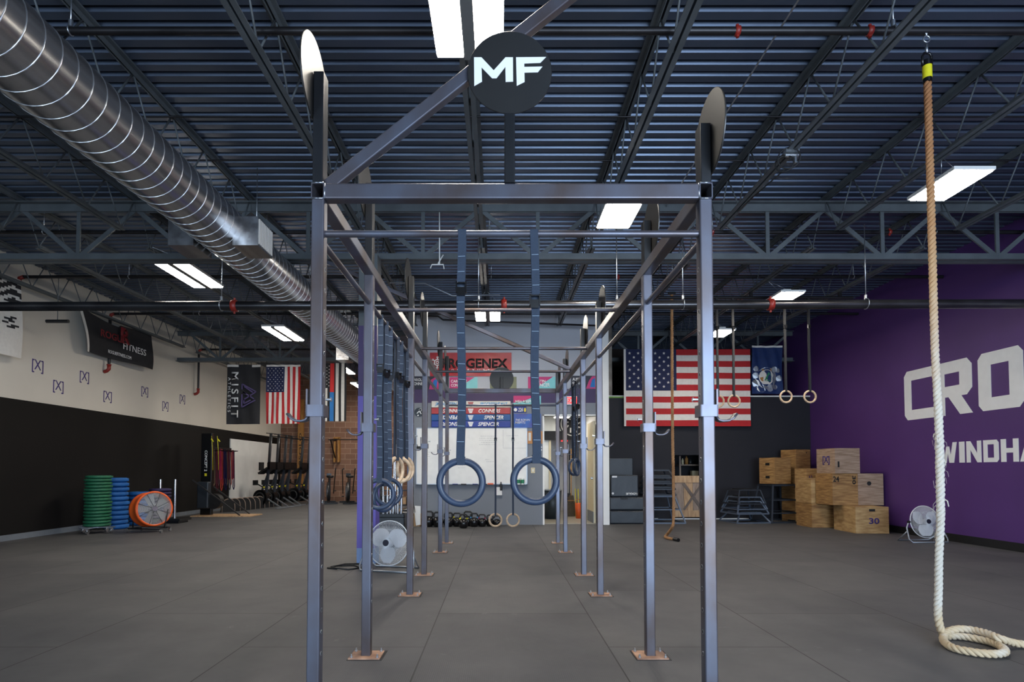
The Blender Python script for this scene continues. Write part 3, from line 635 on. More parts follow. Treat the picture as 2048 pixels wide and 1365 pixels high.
for (Y, z) in ((RY[0], 2.323), (4.70, 2.51), (6.18, 2.505), (7.60, 2.50), (RY[-1], 2.275)):
    MB().cyl((RX0 + 0.028, Y, z), (RX1 - 0.028, Y, z), 0.0165).build('pull_up_bar', 'steel', rig)
for X in (RX0, RX1):
    for a, c in zip(RY, RY[1:]): MB().cyl((X, a + 0.028, 2.30), (X, c - 0.028, 2.30), 0.0165).build('side_bar', 'steel', rig)
MB().bar((RX0 + 0.04, RY[0] + 0.01, ZR), (1.35, RY[0] + 0.01, 4.32), 0.06, 0.05, up=(0, 1, 0), rad=0.006).build('ceiling_brace', 'steel', rig)
MB().bar((RX1 - 0.01, 7.72, ZR - 0.01), (-2.35, 7.72, 4.02), 0.05, 0.05, up=(0, 1, 0), rad=0.006).build('ceiling_brace', 'steel', rig)
# side discs: left ones stand higher
def sign_disc(c, ax, parent): return MB().lathe(c, ax, [(0, -0.004), (0.198, -0.004), (0.2, -0.002), (0.2, 0.002), (0.198, 0.004), (0, 0.004)], 0, 64, False).build('disc', 'blackdisc', parent)
M['blackdisc'] = mat('satin_black_disc', (34, 33, 32), 0.38, 0.0, noise=0.2, nscale=5, spec=0.6)
for X, s, zc, zt in ((RX0, -1, 3.07, 3.09), (RX1, 1, 2.80, 2.84)):
    for Y in RY:
        MB().sweep([(X, Y, ZR), (X, Y, zt)], rsec(0.05, 0.075, 0.005), 0, up=Vector((0, 1, 0))).build('disc_upright', 'blacksteel', rig)
        sign_disc((X + s * 0.032, Y, zc), (1, 0, 0), rig)
cxr = 0.053
MB().sweep([(cxr, RY[0], ZR), (cxr, RY[0], 3.12)], rsec(0.05, 0.075, 0.005), 0, up=Vector((0, 1, 0))).build('disc_upright', 'blacksteel', rig)
mf = sign_disc((cxr, RY[0] - 0.034, 3.085), (0, 1, 0), rig)
MB().sweep([(cxr, RY[-1], ZR), (cxr, RY[-1], 2.74)], rsec(0.05, 0.075, 0.005), 0, up=Vector((0, 1, 0))).build('disc_upright', 'blacksteel', rig)
sign_disc((cxr, RY[-1] + 0.034, 2.72), (0, 1, 0), rig)
# MF lettering: photo crop pixels -> disc plane
def mfp(x, y): return (cxr + (x - 1425) / 272.0 * 0.2, RY[0] - 0.0385, 3.085 - (y - 425) / 262.0 * 0.2)
letM = [(1197, 515), (1195, 332), (1243, 332), (1322, 415), (1398, 332), (1446, 332), (1447, 487), (1399, 489), (1397, 393), (1340, 466), (1312, 466), (1244, 397), (1247, 487)]
letF = [(1470, 514), (1466, 332), (1660, 330), (1622, 368), (1519, 372), (1519, 393), (1636, 391), (1606, 428), (1520, 430), (1521, 489)]
for L_ in (letM, letF): MB().prism([mfp(*q) for q in L_], (0, -0.002, 0)).build('letter', 'print_white', mf)

# ------------------------------------------------------------------ barbell hooks on the posts
def j_hook(s):
    """s: side the arm points to (+1 right)"""
    t = thing('barbell_hook', 'x', 'hook')
    b = MB(); q = 0.037
    for (c, d) in (((0, -q, 0), (0.082, 0.006, 0.055)), ((0, q, 0), (0.082, 0.006, 0.055)), ((-q - 0.001, 0, 0), (0.006, 0.08, 0.055)), ((q + 0.001, 0, 0), (0.006, 0.08, 0.055))): b.box(c, d)
    b.build('collar', 'steel', t, world=False)
    MB().box((s * 0.044, 0, 0.045), (0.008, 0.045, 0.115)).build('back_plate', 'steel', t, world=False)
    pts = [(s * 0.040, 0, -0.024), (s * 0.052, 0, -0.042), (s * 0.07, 0, -0.047), (s * 0.10, 0, -0.045), (s * 0.12, 0, -0.034), (s * 0.138, 0, -0.012)]
    MB().sweep(pts, rsec(0.045, 0.010, 0.003, 2), 0, up=Vector((0, 1, 0)).cross(Vector((1, 0, 0))), smooth=True).build('arm', 'steel', t, world=False)
    MB().cyl((-s * 0.04, 0, 0.055), (-s * 0.062, 0, 0.055), 0.006).cyl((-s * 0.062, 0, 0.055), (-s * 0.066, 0, 0.055), 0.010).build('locking_pin', 'zinc', t, world=False)
    return t
side_nm = {0: 'left', 1: 'right'}; post_nm = ['front', 'second', 'third', 'fourth', 'fifth', 'last']
for si, X in enumerate((RX0, RX1)):
    proto = j_hook(-1 if si == 0 else 1)
    for i, Y in enumerate(RY):
        o = proto if i == 0 else dup(proto)
        o.location = (X, Y, 1.477); LOC[o.name] = Vector(o.location)
        tag(o, 'steel barbell hook clamped on the %s %s post of the rig' % (post_nm[i], side_nm[si]), 'hook', 'barbell hooks on the rig posts')

# ------------------------------------------------------------------ gymnastic rings
def gym_ring(x, y, zc, zbar, ring_m, label, group, strapw=0.038, rz=0.0, barR=0.0165, marks=True, buckle=True, R=0.1, r=0.0165, strap_m='strap', drift=0.0, zbuckle=None):
    t = thing('gymnastic_ring', label, 'ring', (0, 0, 0), group)
    MB().ring((0, 0, zc), (0, 1, 0), R, r, 0, 48, 14).build('ring', ring_m, t, world=False)
    zb = zc + R; top = zbar + barR
    b = MB(); n = 14
    def wob(q): return 0.004 * math.sin(q * 9 + x * 7) * (1 if marks else 0.4)
    for off in (-0.017, 0.017):
        pts = []
        for k in range(n + 1):
            q = k / n; pts.append(Vector((drift * (1 - q) + wob(q), off * (1 - 0.3 * math.sin(PI * q)) - 0.0, zb + (top - zb) * q)))
        b.sweep(pts, [(-strapw / 2, -0.0012), (strapw / 2, -0.0012), (strapw / 2, 0.0012), (-strapw / 2, 0.0012)], 0, up=Vector((0, 1, 0)))
    # loop over the bar and under the ring
    b.sweep([(0, math.cos(a) * 0.018, top - 0.004 + math.sin(a) * 0.008) for a in [PI * k / 6 for k in range(7)]], [(-strapw / 2, -0.0012), (strapw / 2, -0.0012), (strapw / 2, 0.0012), (-strapw / 2, 0.0012)], 0, up=Vector((1, 0, 0)).cross(Vector((0, 1, 0))))
    b.span((drift - strapw / 2, -0.019, zc + R - r - 0.003), (drift + strapw / 2, 0.019, zc + R + r + 0.004))
    if marks:
        z = zb + 0.09; b2 = b
        while z < top - 0.06:
            q = (z - zb) / (top - zb); b.box((drift * (1 - q) + wob(q), -0.0195 * (1 - 0.0 * q), z), (strapw * 0.86, 0.0008, 0.0024), 1, Matrix.Rotation(0.05 * math.sin(z * 5), 3, 'Y')); z += 0.073
    b.build('strap', [strap_m, 'strapmark'], t, world=False)
    if buckle:
        zk = zbuckle if zbuckle else zb + (top - zb) * 0.68
        g = MB()
        for s in (-1, 1): g.box((s * (strapw / 2 + 0.003), -0.02, zk), (0.006, 0.03, 0.05))
        g.cyl((-strapw / 2 - 0.006, -0.032, zk + 0.018), (strapw / 2 + 0.006, -0.032, zk + 0.018), 0.004).cyl((-strapw / 2 - 0.006, -0.026, zk - 0.015), (strapw / 2 + 0.006, -0.026, zk - 0.015), 0.004).box((0, -0.026, zk - 0.02), (strapw, 0.01, 0.04))
        g.build('buckle', 'blackgloss', t, world=False)
    t.location = (x, y, 0); t.rotation_euler = (0, 0, rz)
    return t
ax_ = aY(923, 600, RY[0]).x; bx_ = aY(1069, 600, RY[0]).x
gym_ring(ax_, RY[0], 1.143, 2.323, 'bluering', 'left of the two large dark blue rings hanging from the front bar', 'dark rings on the front bar', zbuckle=2.06)
gym_ring(bx_, RY[0], 1.151, 2.323, 'bluering', 'right of the two large dark blue rings hanging from the front bar', 'dark rings on the front bar', zbuckle=2.00, drift=0.006)
YL = RY[-1]
for px, nm in ((991, 'left'), (1026, 'right')):
    gym_ring(aY(px, 1041, YL).x, YL, aY(px, 1041, YL).z, 2.275, 'woodring', '%s of the two pale wooden rings hanging from the far end of the rig' % nm, 'wooden rings at the far end', strapw=0.03, marks=False, buckle=True)
# bunch on the left side bar
for k, (yy, zc, rz, nm) in enumerate(((4.15, 1.03, 0.15, 'nearest'), (4.32, 1.00, 0.9, 'second'), (4.50, 1.03, 0.5, 'third'))):
    gym_ring(RX0, yy, zc, 2.30, 'bluering', 'dark ring on the left side bar of the rig, %s of the dark ones' % nm, 'dark rings on the left side bar', rz=rz)
for k, (yy, zc, rz, nm) in enumerate(((4.82, 1.20, 1.15, 'nearest'), (5.0, 1.20, 0.55, 'middle'), (5.30, 1.21, 0.95, 'farthest'))):
    gym_ring(RX0, yy, zc, 2.30, 'woodring', 'cream wooden ring bunched by the third left post, %s of the bunch' % nm, 'wooden rings on the left side bar', rz=rz)
for k, (yy, zc, rz, nm) in enumerate(((7.25, 1.24, 1.1, 'nearer'), (7.55, 1.24, 0.8, 'farther'))):
    gym_ring(RX1, yy, zc, 2.30, 'bluering', 'dark ring on the right side bar before the office doorway, %s of two' % nm, 'dark rings on the right side bar', rz=rz, strapw=0.045)
# rings over the right side of the hall, hung from a dark bar under the joists
t = tag(MB().cyl((2.8, 10.05, 4.22), (6.2, 10.05, 4.22), 0.025).span((2.84, 10.03, 4.22), (2.89, 10.07, 4.33)).span((4.395, 10.03, 4.22), (4.445, 10.07, 4.33)).span((5.95, 10.03, 4.22), (6.0, 10.07, 4.33)).build('overhead_bar', 'darkpipe'), 'dark steel bar under the joists that the right hand rings hang from', 'bar')
for px, py, nm in ((1436, 803, 'left ring in front of the large flag, beside the front right post'), (1468, 803, 'right ring in front of the large flag'), (1572, 794, 'ring over the top edge of the charcoal wall, left of its pair'), (1620, 794, 'ring hanging in front of the purple wall')):
    c = aY(px, py, 10.05); gym_ring(c.x, 10.05, c.z, 4.22, 'woodring', 'small pale wooden ' + nm, 'wooden rings over the right side', strapw=0.035, barR=0.025, marks=False, strap_m='black')

# ------------------------------------------------------------------ climbing ropes
def rope_mesh(b, path, R=0.0265, lay=0.105, m=0, seg=0.0125, swell=None, n=8):
    """three twisted strands along a smooth path"""
    P = [Vector(p) for p in path]; dense = []
    for i in range(len(P) - 1):
        p0 = P[max(i - 1, 0)]; p1 = P[i]; p2 = P[i + 1]; p3 = P[min(i + 2, len(P) - 1)]; L_ = (p2 - p1).length; k = max(1, int(L_ / seg))
        for j in range(k):
            t_ = j / k; dense.append(0.5 * ((2 * p1) + (-p0 + p2) * t_ + (2 * p0 - 5 * p1 + 4 * p2 - p3) * t_ ** 2 + (-p0 + 3 * p1 - 3 * p2 + p3) * t_ ** 3))
    dense.append(P[-1]); s = 0.0; prev = None; st = [[], [], []]
    for i, p in enumerate(dense):
        t_ = (dense[min(i + 1, len(dense) - 1)] - dense[max(i - 1, 0)]).normalized()
        a = (Vector((1, 0, 0)) - t_ * t_.x).normalized() if prev is None else (prev - t_ * prev.dot(t_)).normalized()
        prev = a; c = t_.cross(a)
        if i: s += (p - dense[i - 1]).length
        q = swell(p) if swell else 1.0
        for k in range(3):
            ph = 2 * PI * (s / lay + k / 3); st[k].append(p + (a * math.cos(ph) + c * math.sin(ph)) * R * 0.5 * q)
    for k in range(3): b.tube(st[k], R * 0.54, m, n)
    return dense
top = aY(1857, 78, 4.27); 
def R1(px, py, Y): return aY(px, py, Y)
t = thing('climbing_rope', 'thick chalky climbing rope with frayed middle and end coiled on the floor', 'rope', (3.2, 4.2, 0))
path = [R1(1855, 165, 4.26), R1(1860, 330, 4.25), R1(1865, 520, 4.23), R1(1870, 700, 4.21), R1(1877, 830, 4.19), R1(1880, 940, 4.18), R1(1881, 1040, 4.17), R1(1878, 1110, 4.16), R1(1877, 1180, 4.15), R1(1876, 1222, 4.14), R1(1879, 1252, 4.13)]
fl = lambda px, py, z=0.028: aZ(px, py, z)
path += [fl(1890, 1272, 0.03), fl(1918, 1273), fl(1950, 1278), fl(1984, 1286), fl(2006, 1297), fl(2008, 1306, 0.03), fl(1985, 1309), fl(1945, 1305), fl(1905, 1296), fl(1887, 1281), fl(1893, 1266, 0.05), fl(1915, 1259, 0.07), fl(1945, 1261, 0.07), fl(1975, 1268, 0.075), fl(2000, 1278, 0.07), fl(2030, 1287, 0.035), fl(2075, 1293), fl(2130, 1299), fl(2200, 1300)]
def swl(p): return 1.0 + 0.22 * math.exp(-((p.z - 1.25) / 0.33) ** 2) * (0.8 + 0.4 * math.sin(p.z * 37)) if p.z > 0.3 else 1.0
b = MB(); rope_mesh(b, path, swell=swl); b.build('twisted_rope', 'rope', t)
c0 = R1(1855, 165, 4.26); tp = c0 + Vector((0, 0, 0.02)); yel = R1(1853, 128, 4.265)
MB().cyl(c0, c0 + Vector((0, 0, 0.03)), 0.029).build('black_wrap', 'blackgloss', t)
MB().cyl(c0 + Vector((0, 0, 0.03)), c0 + Vector((0, 0, 0.125)), 0.031).build('yellow_tape', 'yellow', t)
MB().cyl(c0 + Vector((0, 0, 0.125)), c0 + Vector((0, 0, 0.165)), 0.033).tube([c0 + Vector((-0.034, 0, 0.13)), c0 + Vector((-0.034, 0, 0.20)), c0 + Vector((-0.02, 0, 0.225)), c0 + Vector((0.02, 0, 0.225)), c0 + Vector((0.034, 0, 0.20)), c0 + Vector((0.034, 0, 0.13))], 0.009).build('thimble', 'blackgloss', t)
sw = c0 + Vector((0, 0, 0.225))
MB().tube([sw, sw + Vector((0, 0, 0.07))], 0.010).ring(sw + Vector((0.002, 0, 0.11)), (0, 1, 0), 0.024, 0.005).build('swivel', 'zinc', t)
MB().tube([sw + Vector((0, 0, 0.13)), sw + Vector((-0.012, 0, 0.2)), (sw.x + 0.002, 4.27, 4.50)], 0.004).tube([sw + Vector((0, 0, 0.13)), sw + Vector((0.014, 0, 0.2)), (sw.x + 0.004, 4.27, 4.50)], 0.004).build('hanging_cable', 'zinc', t)
rnd = random.Random(3)
for k in range(30):   # frayed fibres
    z = rnd.choice([rnd.gauss(1.38, 0.05), rnd.gauss(1.18, 0.09), rnd.gauss(1.0, 0.1), rnd.gauss(0.78, 0.1)]); a = rnd.uniform(0, 2 * PI)
    i0 = min(range(len(path[:11])), key=lambda q: abs(path[q].z - z)); base = path[i0] + Vector((0, 0, z - path[i0].z)); d = Vector((math.cos(a), math.sin(a), 0)); ln = rnd.uniform(0.02, 0.07)
    dz = rnd.choice([-1, -1, -1, 1]) * ln * rnd.uniform(0.8, 1.6)
    MB().tube([base + d * 0.02, base + d * (0.02 + ln * 0.35) + Vector((0, 0, dz * 0.3)), base + d * (0.02 + ln * 0.45) + Vector((0, 0, dz))], 0.0008 if k % 7 else 0.004, 0, 5).build('frayed_strand', 'rope', t)
# second rope behind the rig
Yr = 10.1
t = thing('climbing_rope', 'brown climbing rope with a taped end, hanging in front of the large flag', 'rope', (3.0, Yr, 0))
path = [Vector((aY(1344, 620, Yr).x, Yr, 4.30)), aY(1344, 700, Yr), aY(1345, 850, Yr), aY(1347, 980, Yr), aY(1347, 1040, Yr), aY(1344, 1056, Yr - 0.03), aZ(1334, 1070, 0.03), aZ(1331, 1075, 0.027), aZ(1342, 1078, 0.027), aZ(1350, 1079, 0.027)]
b = MB(); rope_mesh(b, path, R=0.027, lay=0.11, seg=0.02, n=6); b.build('twisted_rope', 'rope2', t)
MB().cyl(aZ(1348, 1079, 0.028), aZ(1357, 1081, 0.028), 0.03).build('taped_end', 'blackgloss', t)
MB().box((path[0].x, Yr, 4.31), (0.12, 0.06, 0.05)).build('joist_clamp', 'blacksteel', t)

c = aX(1583, 312, 2.865); t = thing('cable_clamp', 'small silver clamp with black cable loops under a joist right of the rig', 'clamp', (2.865, c.y, 4.30))
MB().box((2.865, c.y, 4.315), (0.13, 0.06, 0.03)).cyl((2.80, c.y, 4.28), (2.93, c.y, 4.28), 0.018).box((2.90, c.y, 4.24), (0.02, 0.03, 0.08)).build('clamp_body', 'zinc', t)
MB().ring((2.83, c.y - 0.02, 4.24), (0.3, 1, 0.1), 0.10, 0.007, 0, 24, 6).ring((2.80, c.y + 0.01, 4.20), (0.5, 1, 0), 0.08, 0.007, 0, 24, 6).build('cable_loop', 'black', t)
MB().tube([(2.80, c.y, 4.14), (2.70, c.y + 0.5, 4.10), (2.83, c.y + 1.2, 4.26)], 0.007, 0, 6).build('trailing_cable', 'black', t)

# ================================================================== FLAGS AND BANNERS
def surf(o, X, Y, w_, h_, wave):
    """returns f(u, v) -> point; u across, v down"""
    o = Vector(o); X = Vector(X).normalized(); Dn = -Vector(Y).normalized(); N_ = X.cross(Vector(Y)).normalized()
    return lambda u, v, e=0.0: o + X * (w_ * u) + Dn * (h_ * v) + N_ * (wave(u, v) + e) + (Dn * 0.0)
def cloth(name, label, cat, f, nu, nv, region, mats, group=None, extra=None, ties=None):
    b = MB(); vs = [f(i / nu, j / nv) for j in range(nv + 1) for i in range(nu + 1)]
    k = nu + 1
    b.v = vs
    for j in range(nv):
        for i in range(nu):
            b.f.append((j * k + i, j * k + i + 1, (j + 1) * k + i + 1, (j + 1) * k + i)); b.m.append(region((i + .5) / nu, (j + .5) / nv)); b.sm.append(True)
    if extra: extra(b, f)
    org = f(0.5, 0)
    o = b.build(name, mats, None, origin=org, fix=False)
    if ties:
        for u in (0.0, 1.0):
            p_ = f(u, 0.0); tx = p_.x if ties[1] < 4.2 else nj(p_.x) + 0.03; MB().tube([p_, (tx, ties[0], ties[1])], 0.004, 0, 6).cyl((tx, ties[0] - 0.02, ties[1]), (tx, ties[0] + 0.02, ties[1]), 0.012).build('tie_cord', 'bikegrey', o)
    return tag(o, label, cat, group)
def star(b, f, u, v, ru, rv, m, e=0.004, rot=0.0):
    for sgn in (-1, 1):
        pts = []
        for k in range(10):
            a = PI / 2 + k * PI / 5 + rot; r = 1 if k % 2 == 0 else 0.4; pts.append(f(u + ru * r * math.cos(a), v - rv * r * math.sin(a), sgn * e))
        c = f(u, v, sgn * e); b.add([c] + pts, [(0, 1 + k, 1 + (k + 1) % 10) for k in range(10)], m)
def wav(a, ku, kv, ph=0.0, top=0.0): return lambda u, v: a * (top + (1 - top) * v) * math.sin(ku * u + kv * v + ph) + a * 0.5 * math.sin(ku * 2.3 * u - kv * 1.7 * v + ph * 2)
# large flag on the charcoal wall
tl = aY(1247, 699, 14.08); tr = aY(1500, 699, 14.08); bl = aY(1250, 853, 14.08); Wd = tr.x - tl.x; Hd = tl.z - bl.z
f = surf(tl, (1, 0, 0), (0, 0, 1), Wd, Hd, wav(0.02, 9, 3, 0.4, 0.3))
CW = 0.42
def reg(u, v): 
    if u < 0.012: return 0
    if u < CW and v < 7 / 13: return 2
    return 1 if int(v * 13) % 2 == 0 else 0
def stars(b, f):
    for r in range(9):
        for c in range(6 if r % 2 == 0 else 5):
            u = 0.012 + (CW - 0.012) * ((2 * c + 1 + (r % 2)) / 12); v = (7 / 13) * (r + 1) / 10; star(b, f, u, v, 0.0125, 0.0125 * Wd / Hd, 0)
cloth('american_flag', 'very large flag with stars and horizontal stripes over the charcoal wall', 'flag', f, 60, 52, reg, ['whitecloth', 'redcloth', 'navycloth'], extra=stars, ties=(14.1, 4.33))
# state flag beside it
tl = aY(1503, 692, 14.10); br = aY(1566, 788, 14.10)
f = surf(tl, (1, 0, 0), (0, 0, 1), br.x - tl.x, tl.z - br.z, wav(0.03, 8, 4, 1.0, 0.4))
def seal(b, f):
    def disc(u, v, r, m, e, n=22, sx=1.0):
        for sgn in (-1, 1): b.add([f(u + r * sx * math.cos(a) , v + r * 0.66 * math.sin(a), sgn * e) for a in [2 * PI * k / n for k in range(n)]], [list(range(n))], m)
    disc(0.46, 0.68, 0.34, 1, 0.004); disc(0.46, 0.66, 0.27, 0, 0.006); disc(0.46, 0.66, 0.24, 2, 0.008); disc(0.36, 0.68, 0.1, 4, 0.010)
    for sgn in (-1, 1):
        e = sgn * 0.012; b.add([f(0.38, 0.74, e), f(0.52, 0.55, e), f(0.66, 0.68, e), f(0.56, 0.74, e)], [(0, 1, 2, 3)], 3)
        e = sgn * 0.01; b.add([f(0.34, 0.48, e), f(0.62, 0.47, e), f(0.62, 0.54, e), f(0.34, 0.55, e)], [(0, 1, 2, 3)], 4)
    for (u, v, r) in ((0.14, 0.48, 0.09), (0.12, 0.62, 0.1), (0.12, 0.78, 0.12), (0.72, 0.5, 0.1), (0.84, 0.52, 0.07), (0.88, 0.68, 0.1), (0.3, 0.88, 0.14), (0.58, 0.88, 0.12), (0.76, 0.86, 0.08)): disc(u, v, r, 1, 0.0065, 9)
cloth('state_flag', 'folded dark blue flag with a round crest, hanging beside the large striped flag', 'flag', f, 20, 26, lambda u, v: 5 if v < 0.03 else 0, ['mainecloth', M['silver'], 'whitecloth', 'signgreen', 'yellowwood', 'whitecloth'], extra=seal, ties=(14.12, 4.33))
# three flags tied under the far left girder
YFg = 14.93
def tl_(px0, py0, px1, py1, Y=YFg): a = aY(px0, py0, Y); c = aY(px1, py1, Y); return a, c.x - a.x, a.z - c.z
o, w_, h_ = tl_(455, 730, 520, 849)
f = surf(o, (1, 0, 0), (0, 0, 1), w_, h_, wav(0.03, 6, 3, 0.2, 0.5))
fm = cloth('team_flag', 'black banner lettered MISFIT, leftmost of the three hanging flags', 'flag', f, 18, 26, lambda u, v: 1 if v < 0.025 and (u < 0.35 or u > 0.7) else 0, ['blackcloth', 'whitecloth'], 'flags under the far left girder', ties=(14.93, 4.03))
oo = f(0, 0)
text_obj('MISFIT', 'lettering', 'print_white', fm, oo + Vector((w_ * 0.36, -0.05, -h_ * 0.13)) + Vector((-w_ * 0.20, 0, 0)), (0, 0, -1), (1, 0, 0), h_ * 0.76, w_ * 0.21, bold=0.012, spacing=1.4)
text_obj('ATHLETICS', 'lettering', 'print_white', fm, oo + Vector((w_ * 0.06, -0.05, -h_ * 0.22)), (0, 0, -1), (1, 0, 0), h_ * 0.58, w_ * 0.08, spacing=1.5)
b = MB(); g0 = oo + Vector((0, -0.055, 0))
def gp(x, y): return g0 + Vector((w_ * x, 0, -h_ * y))
for (p0, p1) in (((0.48, 0.33), (0.90, 0.46)), ((0.48, 0.33), (0.48, 0.42)), ((0.54, 0.37), (0.80, 0.47)), ((0.50, 0.46), (0.84, 0.58)), ((0.90, 0.46), (0.52, 0.60)), ((0.48, 0.50), (0.48, 0.72)), ((0.48, 0.72), (0.88, 0.60)), ((0.54, 0.66), (0.74, 0.60)), ((0.54, 0.58), (0.54, 0.66)), ((0.50, 0.46), (0.60, 0.50))):
    b.bar(gp(*p0), gp(*p1), 0.032, 0.003, up=(0, 1, 0))
b.build('triangle_emblem', 'palepurple', fm)
o, w_, h_ = tl_(533, 730, 600, 848)
f = surf(o, (1, 0, 0), (0, 0, 1), w_, h_, wav(0.03, 10, 3, 2.0, 0.2))
def reg(u, v):
    if v < 0.02: return 0
    if u < 7 / 13 and v < 0.47: return 2
    return 1 if int(u * 13) % 2 == 0 else 0
def stars2(b, f):
    for r in range(9):
        for c in range(6 if r % 2 == 0 else 5):
            v = 0.03 + 0.44 * ((2 * c + 1 + (r % 2)) / 12); u = (7 / 13) * (r + 1) / 10; star(b, f, u, v, 0.020, 0.020 * w_ / h_, 0)
cloth('american_flag', 'small flag with stars and vertical red stripes, middle of the three hanging flags', 'flag', f, 52, 30, reg, ['whitecloth', 'redcloth', 'navycloth'], 'flags under the far left girder', extra=stars2, ties=(14.93, 4.03))
o, w_, h_ = tl_(630, 727, 692, 843)
f = surf(o, (1, 0, 0), (0, 0, 1), w_, h_, wav(0.02, 8, 3, 1.0, 0.2))
def reg(u, v):
    if u < 7 / 13 and v < 0.43: return 0
    k = int(u * 13)
    if k in (6,) and v < 0.53: return 3
    if k == 7: return 2 if v < 0.52 else 4
    if k in (5, 9, 11, 3, 1): return 1
    if k == 6: return 0
    return 0
def reg(u, v):
    k = int(u * 13)
    if k < 7 and v < 0.43: return 0
    if k == 7: return 0
    if k == 8: return 2 if v < 0.5 else 4
    if k in (10, 12): return 1
    if k in (5, 3, 1): return 1
    return 0
def reg(u, v):
    x = u * 62 + 630     # stripe edges as in the photograph
    if x < 660 and v < 0.43: return 0
    if 660 <= x < 668: return 2 if v < 0.5 else 3
    if 671 <= x < 677.5 or 682 <= x < 688: return 1
    if (649 <= x < 655.5 or 638 <= x < 644) and v > 0.43: return 1
    return 0
def stars3(b, f):
    for r in range(7):
        for c in range(7 if r % 2 == 0 else 6):
            v = 0.02 + 0.40 * ((2 * c + 1 + (r % 2)) / 14); u = 0.04 + 0.41 * r / 6; star(b, f, u, v, 0.024, 0.024 * w_ / h_, 1)
cloth('striped_flag', 'black and white flag with one red and blue stripe, rightmost of the hanging flags', 'flag', f, 62, 28, reg, ['blackcloth', 'whitecloth', 'brightred', 'brightblue'], 'flags under the far left girder', extra=stars3, ties=(14.93, 4.03))
# black gym banner hung along the left wall
Xb = -8.12
q00 = aX(158, 612, Xb); q10 = aX(303, 668, Xb); q01 = aX(174, 703, Xb); q11 = aX(303, 740, Xb)
def fb(u, v, e=0.0):
    p = (q00 * (1 - u) + q10 * u) * (1 - v) + (q01 * (1 - u) + q11 * u) * v
    sag = -0.26 * math.sin(PI * min(1, u * 1.1)) * (1 - v) ** 1.5 * (0.6 if u > 0.5 else 1)
    return p + Vector((0.05 * math.sin(6 * u + 3 * v) * (0.3 + v) + e, 0, sag * 0.5))
bn = cloth('gym_banner', 'sagging black banner with red and white lettering high on the left wall', 'banner', fb, 30, 14, lambda u, v: 1 if u < 0.035 else 0, ['blackcloth', 'whitecloth'])
dy = Vector((0, q10.y - q00.y, (q11.z - q01.z) - 0.0)).normalized()
xd = (q11 - q01).normalized()
text_obj('ROGUE', 'lettering', 'rogue_red', bn, fb(0.14, 0.56) + Vector((0.10, 0, 0)), xd, UP, 0.78, 0.15, bold=0.025)
text_obj('FITNESS', 'lettering', 'print_white', bn, fb(0.50, 0.66) + Vector((0.10, 0, 0)), xd, UP, 0.80, 0.14)
text_obj('ROGUEFITNESS.COM', 'lettering', 'print_white', bn, fb(0.27, 0.90) + Vector((0.10, 0, 0)), xd, UP, 0.75, 0.07)
text_obj('R', 'emblem', 'rogue_red', bn, fb(0.46, 0.50) + Vector((0.10, 0, 0)), xd, UP, 0.34, 0.34, bold=0.04)
# white banner at the frame edge
Xb2 = -8.12; y0 = 8.7; y1 = aX(43, 640, Xb2).y; zt = aX(43, 560, Xb2).z; zb = aX(20, 713, Xb2).z
f = surf((Xb2, y0, zt), (0, 1, 0), (0, 0, 1), y1 - y0, zt - zb, lambda u, v: 0.03 * math.sin(5 * u + 4 * v))
def reg(u, v):
    if v < 0.04: return 0
    if v < 0.32: return 1 if math.sin(60 * (v + 0.05 * math.sin(9 * u))) > -0.2 else 0
    if 0.50 < v < 0.66 and 0.0 < u < 0.95: return 1 if math.sin(22 * u + 8 * math.sin(40 * v)) > 0.2 else 0
    return 0
cloth('white_banner', 'crumpled white banner with black pattern at the far left edge', 'banner', f, 30, 40, reg, ['whitecloth', 'blackcloth'])
# red banner and the sponsor boards on the office wall
YW = OY - 0.02
def wp(px, py, Y=YW): return aY(px, py, Y)
def sheet(name, label, cat, px0, py0, px1, py1, m, group=None, d=0.012):
    a = wp(px0, py0); c = wp(px1, py1); o = MB().span((a.x, OY - 0.002 - d, c.z), (c.x, OY - 0.002, a.z)).build(name, m, None, origin=(a.x, OY - 0.002, c.z)); return tag(o, label, cat, group)
def txt(s, par, px0, py0, px1, py1, m='print_white', **k):
    a = wp(px0, py1); c = wp(px1, py0); return text_obj(s, 'lettering', m, par, (a.x, OY - 0.016, a.z), (1, 0, 0), (0, 0, 1), c.x - a.x, c.z - a.z, **k)
def txt180(s, par, px0, py0, px1, py1, m='print_white', **k):
    a = wp(px1, py0); c = wp(px0, py1); return text_obj(s, 'lettering', m, par, (a.x, OY - 0.016, a.z), (-1, 0, 0), (0, 0, -1), a.x - c.x, a.z - c.z, **k)
def poly(par, name, pts, m, e=0.0):
    return MB().prism([Vector((wp(*p).x, OY - 0.0145 - e, wp(*p).z)) for p in pts], (0, -0.002, 0)).build(name, m, par)
a = wp(860, 706); c = wp(1023, 753)
f = surf((a.x, OY - 0.03, a.z), (1, 0, 0), (0, 0, 1), c.x - a.x, a.z - c.z, wav(0.012, 9, 5, 0.3, 0.3))
rb = cloth('red_banner', 'red banner lettered PROGENEX high on the pale wall beyond the rig', 'banner', f, 24, 10, lambda u, v: 0, ['bannerred'])
def txb(s, px0, py0, px1, py1, m, **k):
    a = wp(px0, py1); c = wp(px1, py0); return text_obj(s, 'lettering', m, rb, (a.x, OY - 0.052, a.z), (1, 0, 0), (0, 0, 1), c.x - a.x, c.z - a.z, **k)
txb('PROGENEX', 884, 718, 1015, 737, 'print_black', bold=0.03)
txb('PROGENEXUSA', 872, 739, 980, 743, 'print_white', spacing=2.4)
e0 = wp(875, 726)
b = MB(); b.ring((e0.x, OY - 0.052, e0.z), (0, 1, 0), 0.065, 0.012, 0, 24, 6).ring((e0.x, OY - 0.052, e0.z), (0, 1, 0), 0.028, 0.010, 0, 18, 6)
